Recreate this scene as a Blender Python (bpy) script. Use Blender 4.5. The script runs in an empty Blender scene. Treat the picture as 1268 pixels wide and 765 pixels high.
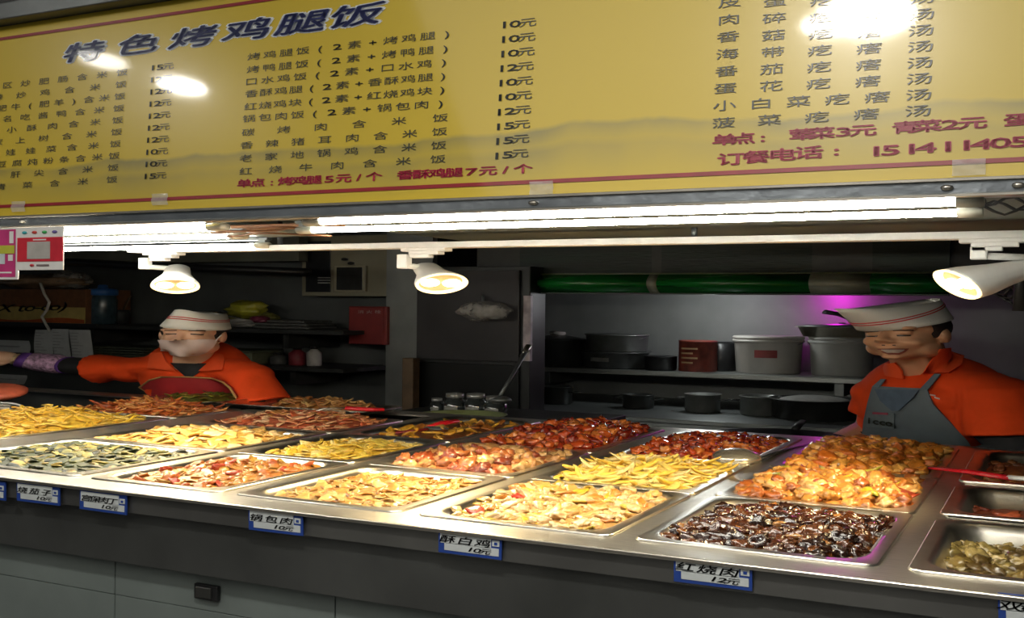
import bpy, bmesh, math, random
from mathutils import Vector, Matrix, noise
from mathutils.bvhtree import BVHTree
import numpy as np

random.seed(7)
S = bpy.context.scene
COL = S.collection
SX, SZ = 1.54, 0.70          # metres across / up in this stall's proportions
V = Vector

def W(p):
    return V((p[0]*SX, p[1]*SX, p[2]*SZ))

# ------------------------------------------------------------------ camera
YAW, PITCH, ROLL, F = math.radians(26.6485), math.radians(-0.21817), math.radians(0.58938), 1343.73
CZ = 1.5*SZ
fw = V((-math.sin(YAW)*math.cos(PITCH), math.cos(YAW)*math.cos(PITCH), math.sin(PITCH)))
rt0 = V((math.cos(YAW), math.sin(YAW), 0)); up0 = rt0.cross(fw)
rt = rt0*math.cos(ROLL)+up0*math.sin(ROLL); up = -rt0*math.sin(ROLL)+up0*math.cos(ROLL)
cd = bpy.data.cameras.new('camera'); cam = bpy.data.objects.new('camera', cd); COL.objects.link(cam)
cd.sensor_width = 36; cd.lens = 36*F/1268; cd.clip_start = 0.02
M = Matrix((rt, up, -fw)).transposed().to_4x4(); M.translation = (0, 0, CZ)
cam.matrix_world = M
S.camera = cam

def ray(px, py):
    return (fw + rt*((px-634)/F) + up*((382.5-py)/F))

def at(px, py, Y):
    d = ray(px, py); k = Y*SX/d.y
    p = d*k
    return V((p.x/SX, p.y/SX, (p.z+CZ)/SZ))

# ------------------------------------------------------------------ world, exposure
wd = bpy.data.worlds.new('hall'); S.world = wd; wd.use_nodes = True
wd.node_tree.nodes['Background'].inputs[0].default_value = (0.85, 0.95, 1.0, 1)
wd.node_tree.nodes['Background'].inputs[1].default_value = 0.018
S.view_settings.view_transform = 'Standard'; S.view_settings.look = 'None'
S.view_settings.exposure = 0.45; S.view_settings.gamma = 1
S.view_settings.use_curve_mapping = False
S.cycles.use_denoising = True
S.cycles.max_bounces = 6
HALL_EMIT, HALL_SMALL = 50, 24
TUBE_EMIT, SPOT_W = 44, 27
HOOD_W, VIOLET_W = 8.0, 3.2

# ------------------------------------------------------------------ materials
MATS = {}
def _nd(nt, t, **k):
    n = nt.nodes.new(t)
    for a, b in k.items(): setattr(n, a, b)
    return n

def mat(name, col, rough=.5, metal=0, var=.12, scale=30, bump=0.0, bscale=60, spec=.5, coat=0, coatr=.05, emit=0, ecol=None, alpha=1, trans=0, stretch=None, sheen=0, sss=0):
    if name in MATS: return MATS[name]
    m = bpy.data.materials.new(name); m.use_nodes = True; nt = m.node_tree
    b = nt.nodes['Principled BSDF']
    b.inputs['Roughness'].default_value = rough; b.inputs['Metallic'].default_value = metal
    b.inputs['Specular IOR Level'].default_value = spec
    b.inputs['Coat Weight'].default_value = coat; b.inputs['Coat Roughness'].default_value = coatr
    b.inputs['Alpha'].default_value = alpha; b.inputs['Transmission Weight'].default_value = trans
    b.inputs['Sheen Weight'].default_value = sheen
    if sss:
        b.inputs['Subsurface Weight'].default_value = sss; b.inputs['Subsurface Radius'].default_value = (.02, .008, .005)
    if emit:
        b.inputs['Emission Color'].default_value = (*(ecol or col), 1); b.inputs['Emission Strength'].default_value = emit
    tc = _nd(nt, 'ShaderNodeTexCoord'); src = tc.outputs['Object']
    if stretch:
        mp = _nd(nt, 'ShaderNodeMapping'); mp.inputs['Scale'].default_value = stretch
        nt.links.new(src, mp.inputs[0]); src = mp.outputs[0]
    nz = _nd(nt, 'ShaderNodeTexNoise'); nz.inputs['Scale'].default_value = scale; nz.inputs['Detail'].default_value = 4
    nt.links.new(src, nz.inputs['Vector'])
    rp = _nd(nt, 'ShaderNodeValToRGB')
    rp.color_ramp.elements[0].position = .3; rp.color_ramp.elements[1].position = .7
    rp.color_ramp.elements[0].color = (*[max(0, c*(1-var)) for c in col], 1)
    rp.color_ramp.elements[1].color = (*[min(1, c*(1+var)) for c in col], 1)
    nt.links.new(nz.outputs[0], rp.inputs[0]); nt.links.new(rp.outputs[0], b.inputs['Base Color'])
    if bump:
        nb = _nd(nt, 'ShaderNodeTexNoise'); nb.inputs['Scale'].default_value = bscale; nb.inputs['Detail'].default_value = 5
        nt.links.new(src, nb.inputs['Vector'])
        bp = _nd(nt, 'ShaderNodeBump'); bp.inputs['Strength'].default_value = bump; bp.inputs['Distance'].default_value = .01
        nt.links.new(nb.outputs[0], bp.inputs['Height']); nt.links.new(bp.outputs[0], b.inputs['Normal'])
    MATS[name] = m
    return m

def foodmat(name, cols, rough=.42, coat=.25, var=.35, scale=70, bump=.4):
    """colours differ from piece to piece (object / island random), plus fine mottling"""
    if name in MATS: return MATS[name]
    m = bpy.data.materials.new(name); m.use_nodes = True; nt = m.node_tree
    b = nt.nodes['Principled BSDF']; b.inputs['Roughness'].default_value = rough
    b.inputs['Coat Weight'].default_value = coat; b.inputs['Coat Roughness'].default_value = .12
    oi = _nd(nt, 'ShaderNodeObjectInfo'); ge = _nd(nt, 'ShaderNodeNewGeometry')
    ad = _nd(nt, 'ShaderNodeMath', operation='ADD'); fr = _nd(nt, 'ShaderNodeMath', operation='FRACT')
    nt.links.new(oi.outputs['Random'], ad.inputs[0]); nt.links.new(ge.outputs['Random Per Island'], ad.inputs[1])
    nt.links.new(ad.outputs[0], fr.inputs[0])
    cols = [(c[0]*.78, c[1]*.64, c[2]*.46) for c in cols]      # darkened and warmed in the colour to offset the white tube light
    rp = _nd(nt, 'ShaderNodeValToRGB'); rp.color_ramp.interpolation = 'CONSTANT'
    e = rp.color_ramp.elements
    n = len(cols)
    while len(e) < n: e.new(.5)
    for i, c in enumerate(cols):
        e[i].position = i/n; e[i].color = (*c, 1)
    nt.links.new(fr.outputs[0], rp.inputs[0])
    tc = _nd(nt, 'ShaderNodeTexCoord')
    nz = _nd(nt, 'ShaderNodeTexNoise'); nz.inputs['Scale'].default_value = scale; nz.inputs['Detail'].default_value = 4
    nt.links.new(tc.outputs['Object'], nz.inputs['Vector'])
    mr = _nd(nt, 'ShaderNodeMapRange'); mr.inputs[1].default_value = .3; mr.inputs[2].default_value = .7
    mr.inputs[3].default_value = 1-var; mr.inputs[4].default_value = 1+var*.6
    nt.links.new(nz.outputs[0], mr.inputs[0])
    mx = _nd(nt, 'ShaderNodeVectorMath', operation='MULTIPLY')
    nt.links.new(rp.outputs[0], mx.inputs[0]); nt.links.new(mr.outputs[0], mx.inputs[1])
    nt.links.new(mx.outputs[0], b.inputs['Base Color'])
    if bump:
        bp = _nd(nt, 'ShaderNodeBump'); bp.inputs['Strength'].default_value = bump; bp.inputs['Distance'].default_value = .006
        nt.links.new(nz.outputs[0], bp.inputs['Height']); nt.links.new(bp.outputs[0], b.inputs['Normal'])
    MATS[name] = m
    return m

STEEL = mat('brushed_steel', (.60, .56, .49), .34, 1.0, .12, 25, .04, 300, stretch=(1, 8, 8))
PANST = mat('pan_steel', (.66, .62, .54), .28, 1.0, .08, 20, .03, 200)
DSTEEL = mat('dull_steel', (.16, .17, .17), .45, .7, .25, 6, .03, 150)
APRON = mat('counter_steel', (.13, .135, .13), .42, .75, .3, 3, .03, 200)
BLACK = mat('black_plastic', (.012, .012, .013), .4, 0, .2)
DARK = mat('dark_grime', (.02, .021, .02), .6, 0, .4, 8, .1)
WHITE = mat('white_enamel', (.78, .77, .74), .35, 0, .04)
GREYWALL = mat('grey_wall', (.2, .21, .205), .55, 0, .15, 4, .05)

# ------------------------------------------------------------------ mesh building
def props(o, label=None, cat=None, group=None, kind=None):
    if label: o['label'] = label
    if cat: o['category'] = cat
    if group: o['group'] = group
    if kind: o['kind'] = kind
    return o

def empty(name, loc, label, cat, group=None):
    o = bpy.data.objects.new(name, None); o.location = W(loc); o.empty_display_size = .05
    COL.objects.link(o)
    return props(o, label, cat, group)

def frame(axis):
    a = V(axis).normalized()
    h = V((0, 0, 1)) if abs(a.z) < .9 else V((1, 0, 0))
    x = h.cross(a).normalized()
    return x, a.cross(x), a

class MB:
    def __init__(s): s.v = []; s.f = []; s.sm = []
    def add(s, vs, fs, smooth=True):
        n = len(s.v); s.v += [V(p) for p in vs]; s.f += [tuple(i+n for i in f) for f in fs]; s.sm += [smooth]*len(fs)
        return s
    def box(s, c, d, rot=None, bev=0):
        bm = bmesh.new(); bmesh.ops.create_cube(bm, size=1)
        for v in bm.verts: v.co = V((v.co.x*d[0], v.co.y*d[1], v.co.z*d[2]))
        if bev: bmesh.ops.bevel(bm, geom=bm.edges[:], offset=bev, segments=2, profile=.6, affect='EDGES')
        R = rot if rot is not None else Matrix.Identity(3)
        bm.verts.index_update()
        s.add([R @ v.co+V(c) for v in bm.verts], [[v.index for v in f.verts] for f in bm.faces], False)
        bm.free(); return s
    def box2(s, a, b, bev=0):
        a = V(a); b = V(b)
        return s.box((a+b)/2, [abs(b[i]-a[i]) for i in range(3)], None, bev)
    def loft(s, rings, cap0=True, cap1=True, closed=True, smooth=True):
        n = len(rings[0]); vs = [p for r in rings for p in r]; fs = []
        for i in range(len(rings)-1):
            for j in range(n if closed else n-1):
                k = (j+1) % n
                fs.append((i*n+j, i*n+k, (i+1)*n+k, (i+1)*n+j))
        if cap0: fs.append(tuple(range(n-1, -1, -1)))
        if cap1: fs.append(tuple(range((len(rings)-1)*n, len(rings)*n)))
        return s.add(vs, fs, smooth)
    def tube(s, path, r, seg=10, cap=True):
        path = [V(p) for p in path]; n = len(path)
        rs = r if isinstance(r, (list, tuple)) else [r]*n
        rings = []; px = None
        for i, p in enumerate(path):
            a = path[min(i+1, n-1)]-path[max(i-1, 0)]
            x, y, z = frame(a)
            if px is not None:
                x = (px-z*px.dot(z)); x = x.normalized() if x.length > 1e-6 else frame(a)[0]; y = z.cross(x)
            px = x
            rings.append([p+x*(rs[i]*math.cos(t))+y*(rs[i]*math.sin(t)) for t in [2*math.pi*k/seg for k in range(seg)]])
        return s.loft(rings, cap, cap)
    def lathe(s, c, prof, seg=28, axis=(0, 0, 1), cap0=True, cap1=True):
        x, y, z = frame(axis); c = V(c)
        if tuple(axis) == (0, 0, 1): x, y, z = V((1, 0, 0)), V((0, 1, 0)), V((0, 0, 1))
        rings = [[c+z*h+x*(r*math.cos(t))+y*(r*math.sin(t)) for t in [2*math.pi*k/seg for k in range(seg)]] for r, h in prof]
        return s.loft(rings, cap0, cap1)
    def ell(s, c, r, rot=None, seg=16, rings=10):
        R = rot if rot is not None else Matrix.Identity(3); c = V(c); rr = []
        for i in range(1, rings):
            a = math.pi*i/rings
            rr.append([c+R @ V((r[0]*math.sin(a)*math.cos(t), r[1]*math.sin(a)*math.sin(t), -r[2]*math.cos(a))) for t in [2*math.pi*k/seg for k in range(seg)]])
        return s.loft(rr)
    def build(s, name, m, parent=None, label=None, cat=None, group=None, kind=None, origin=None):
        me = bpy.data.meshes.new(name)
        vs = [W(p) for p in s.v]
        if parent is not None: o0 = parent['_o'] if '_o' in parent else None
        if parent is not None:
            org = V(parent.location); q = parent
            while q.parent: q = q.parent; org = org+V(q.location)
        elif origin is not None: org = W(origin)
        else:
            xs = [p.x for p in vs]; ys = [p.y for p in vs]; zs = [p.z for p in vs]
            org = V(((min(xs)+max(xs))/2, (min(ys)+max(ys))/2, min(zs)))
        me.from_pydata([p-org for p in vs], [], s.f)
        me.polygons.foreach_set('use_smooth', s.sm)
        me.materials.append(m); me.update()
        o = bpy.data.objects.new(name, me); COL.objects.link(o)
        if parent is not None: o.parent = parent
        else: o.location = org
        return props(o, label, cat, group, kind)

def struct(mb, name, m): return mb.build(name, m, kind='structure')

def rotz(a): return Matrix.Rotation(a, 3, 'Z')

# text: one glyph mesh per character, laid on a plane
GLYPH = {}
def glyph(ch, off):
    k = (ch, off)
    if k not in GLYPH:
        c = bpy.data.curves.new('g', 'FONT'); c.body = ch; c.size = 1; c.offset = off; c.resolution_u = 2
        o = bpy.data.objects.new('g', c); COL.objects.link(o); bpy.context.view_layer.update()
        me = bpy.data.meshes.new_from_object(o.evaluated_get(bpy.context.evaluated_depsgraph_get()))
        vs = [v.co.copy() for v in me.vertices]; fs = [tuple(p.vertices) for p in me.polygons]
        w = max([v.x for v in vs], default=.3)
        bpy.data.objects.remove(o); bpy.data.curves.remove(c); bpy.data.meshes.remove(me)
        GLYPH[k] = (vs, fs, w)
    return GLYPH[k]

def text_into(mb, s, p0, p1, size, ex, ez, off=0.0, nrm=V((0, -1, 0)), lift=.001, shear=0.0, hs=1.0):
    """characters spread evenly with their middles running p0 -> p1"""
    p0 = V(p0); p1 = V(p1); n = len(s)
    for i, ch in enumerate(s):
        if ch == ' ': continue
        c = p0.lerp(p1, i/(n-1) if n > 1 else 0)
        vs, fs, w = glyph(ch, 0.0)
        asc = ord(ch) < 0x2000
        cx = w/2 if asc else .5
        wx = 1.35 if ch.isdigit() else 1
        sh = [(0, 0)]
        b = max(off, .012 if asc else 0)
        if b: sh += [(b*math.cos(a), b*math.sin(a)) for a in [math.pi*k/4 for k in range(8 if off > .03 else 4)]] if off > .03 else [(b, 0), (-b, 0), (0, b), (0, -b)]
        for bx, by in sh:
            mb.add([c+ex*(((v.x-cx)*wx+bx+shear*(v.y-.37))*size)+ez*((v.y-.37+by)*size*hs)+nrm*lift for v in vs], fs, False)

# ------------------------------------------------------------------ the sign's plane (used by the hall lamps too)
SY, SB, TAU = 1.14, 1.5+.2398*1.14, .041
def on_sign(px, py):
    """where a sight line meets the leaning sign face"""
    d = ray(px, py)
    # plane: Y = SY + TAU*(z-SB) in stall metres
    a = d.y/SX; bz = d.z/SZ
    k = (SY+TAU*(1.5-SB))/(a-TAU*bz)
    return V((d.x*k/SX, a*k, 1.5+bz*k))
SN = V((0, -1, TAU*SX/SZ)).normalized()     # normal in scene units

# ------------------------------------------------------------------ hall lamps behind the camera (they mirror in the glossy sign)
def hall_lamp(px, py, zc, r, e, label, squash=1):
    P = W(on_sign(px, py)); d = ray(px, py).normalized(); q = d-2*d.dot(SN)*SN
    if abs(q.z) < 1e-3: return
    k = (zc*SZ-P.z)/q.z
    c = P+q*k; c = V((c.x/SX, c.y/SX, c.z/SZ))
    t = empty('ceiling_lamp', c, label, 'lamp')
    MB().lathe(c, [(r*1.15, .05), (r*1.15, .0), (r*1.02, -.01), (r*1.0, .0)], 24).build('housing', WHITE, t)
    MB().lathe(c, [(r*.98, -.004), (r*.7, -.012), (r*.1, -.016)], 24).build('diffuser', mat('lamp_glow_%d' % e, (1, .96, .88), emit=e), t)

hall_lamp(225, 105, 3.0, .055, HALL_EMIT*2, 'round white hall ceiling lamp mirrored in the sign above the left menu list')
hall_lamp(1072, 18, 3.0, .085, HALL_EMIT*2, 'large round white hall ceiling lamp mirrored in the sign over the soup list')
hall_lamp(1026, 30, 3.0, .05, HALL_EMIT, 'small round hall ceiling lamp just left of the large one, mirrored over the soup list')
hall_lamp(128, 74, 3.2, .06, HALL_SMALL, 'small round hall ceiling lamp mirrored beneath the sign title')
L = bpy.data.lights.new('hall_ceiling_light', 'AREA'); L.shape = 'RECTANGLE'; L.size = 6; L.size_y = 2.2; L.energy = 46; L.color = (1, .95, .85)
lo = bpy.data.objects.new('hall_ceiling_light', L); COL.objects.link(lo); lo.location = W((-.5, -1.5, 4.6))
lo.rotation_euler = (V((-.9, 1.14, 2.1))-V((-.5, -1.5, 4.6))).to_track_quat('-Z', 'Y').to_euler()

# ================================================================== STRUCTURE
struct(MB().box2((-6, -3, -.05), (3, 5, 0)), 'floor', mat('floor_tile', (.12, .12, .12), .4))
struct(MB().box2((-2.05, 3.75, 0), (2.2, 3.85, 2.6)), 'wall_back', GREYWALL)
struct(MB().box2((-5.5, 3.2, 0), (-2.05, 3.3, 2.6)), 'wall_back_left', mat('dark_grey_wall', (.085, .09, .088), .6, 0, .3, 3))  # darker, unevenly toned grey than the back wall
struct(MB().box2((-2.05, 3.2, 0), (-1.95, 3.75, 2.6)), 'wall_step', DARK)
struct(MB().box2((1.25, 2.3, 0), (1.35, 3.75, 2.6)), 'wall_right', GREYWALL)
struct(MB().box2((-5.5, -.2+1.4, 2.62), (2.2, 3.9, 2.7)), 'ceiling', DARK)
# underside of the sign box: a grey-green panel, ends left of the brown gap
struct(MB().box2((-1.02, 1.17, 1.768), (1.6, 2.02, 1.785)), 'trim_1', mat('underside_panel', (.13, .155, .14), .5, .2, .2, 3))
struct(MB().box2((-3.6, 1.17, 1.768), (-1.19, 1.62, 1.785)), 'trim_2', mat('underside_panel_left', (.14, .16, .145), .5, .2, .2, 3))

# ------------------------------------------------------------------ menu sign
ys_top = 3.0
c0 = V((-3.2, SY, SB)); 
def sp(x, z, l=0): return V((x, SY+TAU*(z-SB)-l, z))
sx0, sx1 = -3.2, 1.3
ztop = on_sign(100, 18).z
sign = empty('menu_sign', (-.9, SY+.03, SB), 'long glossy yellow menu sign with Chinese dish lists above the counter', 'sign')
def sign_mat():
    m = bpy.data.materials.new('sign_print'); m.use_nodes = True; nt = m.node_tree; b = nt.nodes['Principled BSDF']
    b.inputs['Roughness'].default_value = .32; b.inputs['Coat Weight'].default_value = .7; b.inputs['Coat Roughness'].default_value = .07
    g = _nd(nt, 'ShaderNodeTexCoord'); sx = _nd(nt, 'ShaderNodeSeparateXYZ'); nt.links.new(g.outputs['Object'], sx.inputs[0])
    cmb = _nd(nt, 'ShaderNodeCombineXYZ'); nt.links.new(sx.outputs[0], cmb.inputs[0])
    nz = _nd(nt, 'ShaderNodeTexNoise'); nz.inputs['Scale'].default_value = 2.3; nz.inputs['Detail'].default_value = 5
    nt.links.new(cmb.outputs[0], nz.inputs['Vector'])
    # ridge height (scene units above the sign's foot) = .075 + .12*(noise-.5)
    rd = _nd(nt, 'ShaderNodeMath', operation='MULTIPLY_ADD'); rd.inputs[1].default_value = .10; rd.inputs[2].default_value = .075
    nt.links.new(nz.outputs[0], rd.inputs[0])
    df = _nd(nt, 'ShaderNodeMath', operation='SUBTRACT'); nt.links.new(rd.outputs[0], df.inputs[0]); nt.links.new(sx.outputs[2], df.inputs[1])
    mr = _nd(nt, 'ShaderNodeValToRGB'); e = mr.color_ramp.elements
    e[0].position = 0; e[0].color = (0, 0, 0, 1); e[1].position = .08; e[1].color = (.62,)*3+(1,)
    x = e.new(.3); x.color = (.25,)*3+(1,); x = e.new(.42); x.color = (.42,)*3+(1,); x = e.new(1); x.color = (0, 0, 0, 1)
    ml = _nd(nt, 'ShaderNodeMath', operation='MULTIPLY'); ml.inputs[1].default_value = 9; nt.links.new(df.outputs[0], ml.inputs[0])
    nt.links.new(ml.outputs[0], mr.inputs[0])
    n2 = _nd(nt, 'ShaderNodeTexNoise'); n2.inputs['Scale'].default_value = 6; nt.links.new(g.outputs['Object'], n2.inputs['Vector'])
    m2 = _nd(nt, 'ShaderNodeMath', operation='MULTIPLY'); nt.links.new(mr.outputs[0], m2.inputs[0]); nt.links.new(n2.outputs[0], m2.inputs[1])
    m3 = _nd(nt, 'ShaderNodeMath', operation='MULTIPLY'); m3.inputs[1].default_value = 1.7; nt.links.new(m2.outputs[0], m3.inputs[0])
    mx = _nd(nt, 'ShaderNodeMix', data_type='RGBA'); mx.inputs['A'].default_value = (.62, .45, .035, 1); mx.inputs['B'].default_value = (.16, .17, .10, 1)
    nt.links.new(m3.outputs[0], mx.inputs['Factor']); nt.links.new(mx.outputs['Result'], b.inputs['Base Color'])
    return m
mb = MB()
mb.add([sp(sx0, SB), sp(sx1, SB), sp(sx1, ztop), sp(sx0, ztop), sp(sx0, SB, -.05), sp(sx1, SB, -.05), sp(sx1, ztop, -.05), sp(sx0, ztop, -.05)],
       [(0, 1, 2, 3), (5, 4, 7, 6), (1, 5, 6, 2), (4, 0, 3, 7), (3, 2, 6, 7), (4, 5, 1, 0)], False)
mb.build('panel', sign_mat(), sign)
RED = mat('print_red', (.28, .012, .02), .35, coat=.6); INK = mat('print_black', (.035, .04, .03), .35, coat=.6)
CRIM = mat('print_crimson', (.42, .015, .05), .35, coat=.6); BLUEINK = mat('print_blue', (.03, .04, .16), .35, coat=.6); HALO = mat('print_white', (.78, .82, .84), .35, coat=.6)
EX = V((1, 0, 0)); EZ = V((0, TAU, 1)).normalized()
def sign_bar(p, q, h, name, m, lift=.0008):
    a = on_sign(*p); b = on_sign(*q)
    MB().add([a-EZ*h/2+V((0, -lift, 0)), b-EZ*h/2+V((0, -lift, 0)), b+EZ*h/2+V((0, -lift, 0)), a+EZ*h/2+V((0, -lift, 0))], [(0, 1, 2, 3)], False).build(name, m, sign)
zb = on_sign(620, 227).z; zt = on_sign(160, 25).z
for z in (zb, zt):
    MB().add([sp(sx0, z-.005, .0012), sp(sx1, z-.005, .0012), sp(sx1, z+.005, .0012), sp(sx0, z+.005, .0012)], [(0, 1, 2, 3)], False).build('red_border_line', RED, sign)
def row(s, a, b, size, m=INK, off=0.0, name='lettering', lift=.0012, shear=0, hs=1.0):
    mb = MB(); text_into(mb, s, on_sign(*a), on_sign(*b), size, EX, EZ, off, lift=lift, shear=shear, hs=hs)
    return mb.build(name, m, sign, kind='stuff' if len(s) > 1 else None)
TT = '特色烤鸡腿饭'
for i, ch_ in enumerate(TT):
    f_ = i/5; p_ = (105+338*f_, 64-45*f_)
    row(ch_, p_, p_, .086, HALO, .072, 'title_outline', .0008, .18, .78)
    row(ch_, p_, p_, .086, BLUEINK, .016, 'title_character', .002, .18, .78)
LEFT = ['老区炒肥肠含米饭', '辣炒鸡含米饭', '肥牛(肥羊)含米饭', '名吃酱鸭含米饭', '小酥肉含米饭', '蚁上树含米饭', '娃娃菜含米饭', '豆腐炖粉条含米饭', '肝尖含米饭', '青菜含米饭']
lx = [-12, -2, 3, 10, 15, -2, 14, 3, 20, 2]
LP = ['15元', '12元', '12元', '12元', '12元', '12元', '12元', '10元', '10元', '15元']
for i in range(10):
    yr = 90+i*14.7; xr = 152-i*1.4
    yl = yr+(xr-lx[i])*.11*(1-i*.045)
    row(LEFT[i], (lx[i], yl), (xr, yr), .0235)
    yp = 82+i*15.0; xp = 209-i*1.0
    row(LP[i], (xp-21, yp+2.2-.1*i), (xp, yp), .0235)
MID = ['烤鸡腿饭(2素+烤鸡腿)', '烤鸭腿饭(2素+烤鸭腿)', '口水鸡饭(2素+口水鸡)', '香酥鸡腿(2素+香酥鸡腿)', '红烧鸡块(2素+红烧鸡块)', '锅包肉饭(2素+锅包肉)', '碳烤肉含米饭', '香辣猪耳肉含米饭', '老家地锅鸡含米饭', '红烧牛肉含米饭']
MY = [(315, 70, 554, 42), (314, 86, 552, 60), (312, 101, 550, 77), (312, 116, 549, 94), (311, 132, 548, 111), (309, 147, 546, 128), (308, 164, 546, 146), (306, 180, 545, 163), (305, 196, 544, 180), (305, 212, 543, 197)]
MP = ['10元', '10元', '10元', '12元', '10元', '10元', '12元', '15元', '15元', '15元']
for i in range(10):
    a = MY[i]; row(MID[i], a[:2], a[2:], .0235)
    yp = 29+i*18; row(MP[i], (622-i*1.05, yp+2), (654-i*1.1, yp-1.2), .025)
row('单点:烤鸡腿5元/个 香酥鸡腿7元/个', (303, 227), (648, 209), .026, CRIM, .03)
RIGHT = ['皮蛋疙瘩汤', '肉碎疙瘩汤', '香菇疙瘩汤', '海带疙瘩汤', '番茄疙瘩汤', '蛋花疙瘩汤', '小白菜疙瘩汤', '菠菜疙瘩汤']
RYL = [3, 24, 46, 67, 88, 109, 130, 152]; RYR = [-3, 19, 43, 66, 88, 112, 135, 137]
for i in range(8):
    yl = 3+i*21.3; yr = -2+i*19.9
    row(RIGHT[i], (904-i*1.1, yl), (1142-i*.7, yr), .027)
row('单点: 荤菜3元 青菜2元 蛋菜3元', (897, 173), (1352, 142), .028, CRIM, .03)
row('订餐电话:', (905, 197), (1035, 186), .031, CRIM, .03)
row('151411405', (1080, 187), (1262, 175), .031, CRIM, .03)
# dark top edge above the sign
tr = empty('sign_top_rail', (-.9, SY+.05, ztop), 'dark metal rail along the top of the yellow sign', 'rail')
MB().box2((sx0, SY+.0, ztop+.002), (sx1, SY+.1, ztop+.06), .004).build('rail', DSTEEL, tr)
MB().box2((sx0, SY+.02, ztop+.06), (sx1, SY+.12, ztop+.5)).build('dark_backing', BLACK, tr)
# steel channel under the sign
ch = empty('sign_channel', (-.9, SY, SB-.04), 'shiny steel channel running under the yellow sign', 'rail')
MB().box2((sx0, SY-.018, SB-.031), (sx1, SY+.03, SB-.001), .004).build('channel', mat('channel_steel', (.42, .46, .5), .3, .9, .35, 4, .15, 30), ch)
MB().box2((sx0, SY-.022, SB-.036), (sx1, SY-.010, SB-.030), .001).build('lower_lip', STEEL, ch)
MB().box2((sx0, SY-.022, SB-.003), (sx1, SY-.008, SB+.004), .001).build('upper_lip', STEEL, ch)
for px in (1175, 670, 45, 1262):
    p = on_sign(px, 230)
    MB().lathe((p.x, SY-.018, SB-.016), [(.006, 0), (.006, .003), (.003, .005)], 10, (0, -1, 0)).build('screw', STEEL, ch)
# crumpled clear tape tabs standing in for small reflections at the sign's lower edge
glint = mat('clear_glint', (.8, .82, .8), .15, alpha=.35, coat=.5)
for k, (px, py) in enumerate(((200, 246), (672, 232), (1200, 206), (25, 255))):
    p = on_sign(px, py); g = MB(); n = 5
    pts = [[p+V((u*.03-.015, -.002-.003*abs(math.sin(3*u+v*4+k)), v*.035-.02)) for u in [i/(n-1) for i in range(n)]] for v in [j/(n-1) for j in range(n)]]
    g.loft(pts, False, False, False)
    g.build('clear_glint', glint, label='crumpled clear tape patch standing for a reflection on the sign edge, %s' % ['above the left spotlight', 'under the price column in the middle', 'under the phone number', 'above the pink and red cards'][k], cat='glint')

# ------------------------------------------------------------------ fluorescent tubes
def tube_light(pa, pb, z, label, group='fluorescent tubes under the sign'):
    d0 = ray(*pa); d1 = ray(*pb); tz = (z-1.5)*SZ
    A = d0*(tz/d0.z); B = d1*(tz/d1.z)
    A = V((A.x/SX, A.y/SX, z)); B = V((B.x/SX, B.y/SX, z))
    ym = (A.y+B.y)/2; A.y = B.y = ym
    t = empty('fluorescent_light', (A+B)/2, label, 'light', group)
    a = (B-A).normalized()
    MB().tube([A, B], .0085, 12).build('tube', mat('tube_glow', (1, .96, .84), emit=TUBE_EMIT), t)
    for e, s in ((A, -1), (B, 1)):
        MB().tube([e-a*s*.004, e+a*s*.022], .0125, 12).build('end_cap', mat('tube_cap', (.5, .48, .4), .4), t)
        MB().box(e+a*s*.012+V((0, 0, .014)), (.016, .014, .034), None, .002).build('holder', DSTEEL, t)
    MB().box((A+B)/2+V((0, 0, .0255)), ((B-A).length+.05, .016, .012), None, .002).build('batten', DSTEEL, t)
tube_light((392, 274), (1190, 251), 1.736, 'long lit fluorescent tube under the sign, the one nearer the sign')
tube_light((388, 285), (1190, 263), 1.735, 'long lit fluorescent tube under the sign, the one nearer the kitchen')
tube_light((-60, 292), (252, 280), 1.736, 'short lit fluorescent tube above the cards, nearest the sign')
tube_light((-60, 303), (266, 290), 1.735, 'short lit fluorescent tube above the cards, second from the sign')
tube_light((-60, 317), (238, 297), 1.734, 'lit bar standing in for a tube reflection above the cards, nearest the kitchen')  # reflection of the tubes in the panel, built as a glowing bar
# brown wires and splintered wood in the gap
wire = mat('brown_wire', (.16, .06, .02), .5)
for k, (a, b, c) in enumerate((((262, 289), (315, 279), (392, 283)), ((270, 292), (330, 288), (400, 291)), ((255, 284), (300, 291), (352, 281)))):
    P = [at(*q, 1.3) for q in (a, b, c)]
    path = [P[0].lerp(P[1], t).lerp(P[1].lerp(P[2], t), t)+V((0, .02*math.sin(7*t+k), 0)) for t in [i/10 for i in range(11)]]
    MB().tube(path, .0035, 6).build('wire', wire, label='brown wire crossing the gap between the tube sets, %s strand' % ['upper', 'lower', 'drooping'][k], cat='wire')
P0 = at(258, 281, 1.33); P1 = at(395, 278, 1.33)
MB().box((P0+P1)/2+V((0, .05, .005)), ((P1-P0).length, .05, .012), None, .003).build('wooden_batten', mat('brown_wood', (.2, .085, .03), .6, 0, .4, 20), label='reddish brown wooden batten between the two sets of tubes', cat='batten')
for k in range(3):
    P = [at(1205+i*13, 250+k*5+6*math.sin(i*1.3+k*2), 1.3) for i in range(7)]
    MB().tube(P, .003, 6).build('wire', BLACK, label='black wire at the right end of the long tubes, %s of three' % ['top', 'middle', 'bottom'][k], cat='wire')

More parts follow.
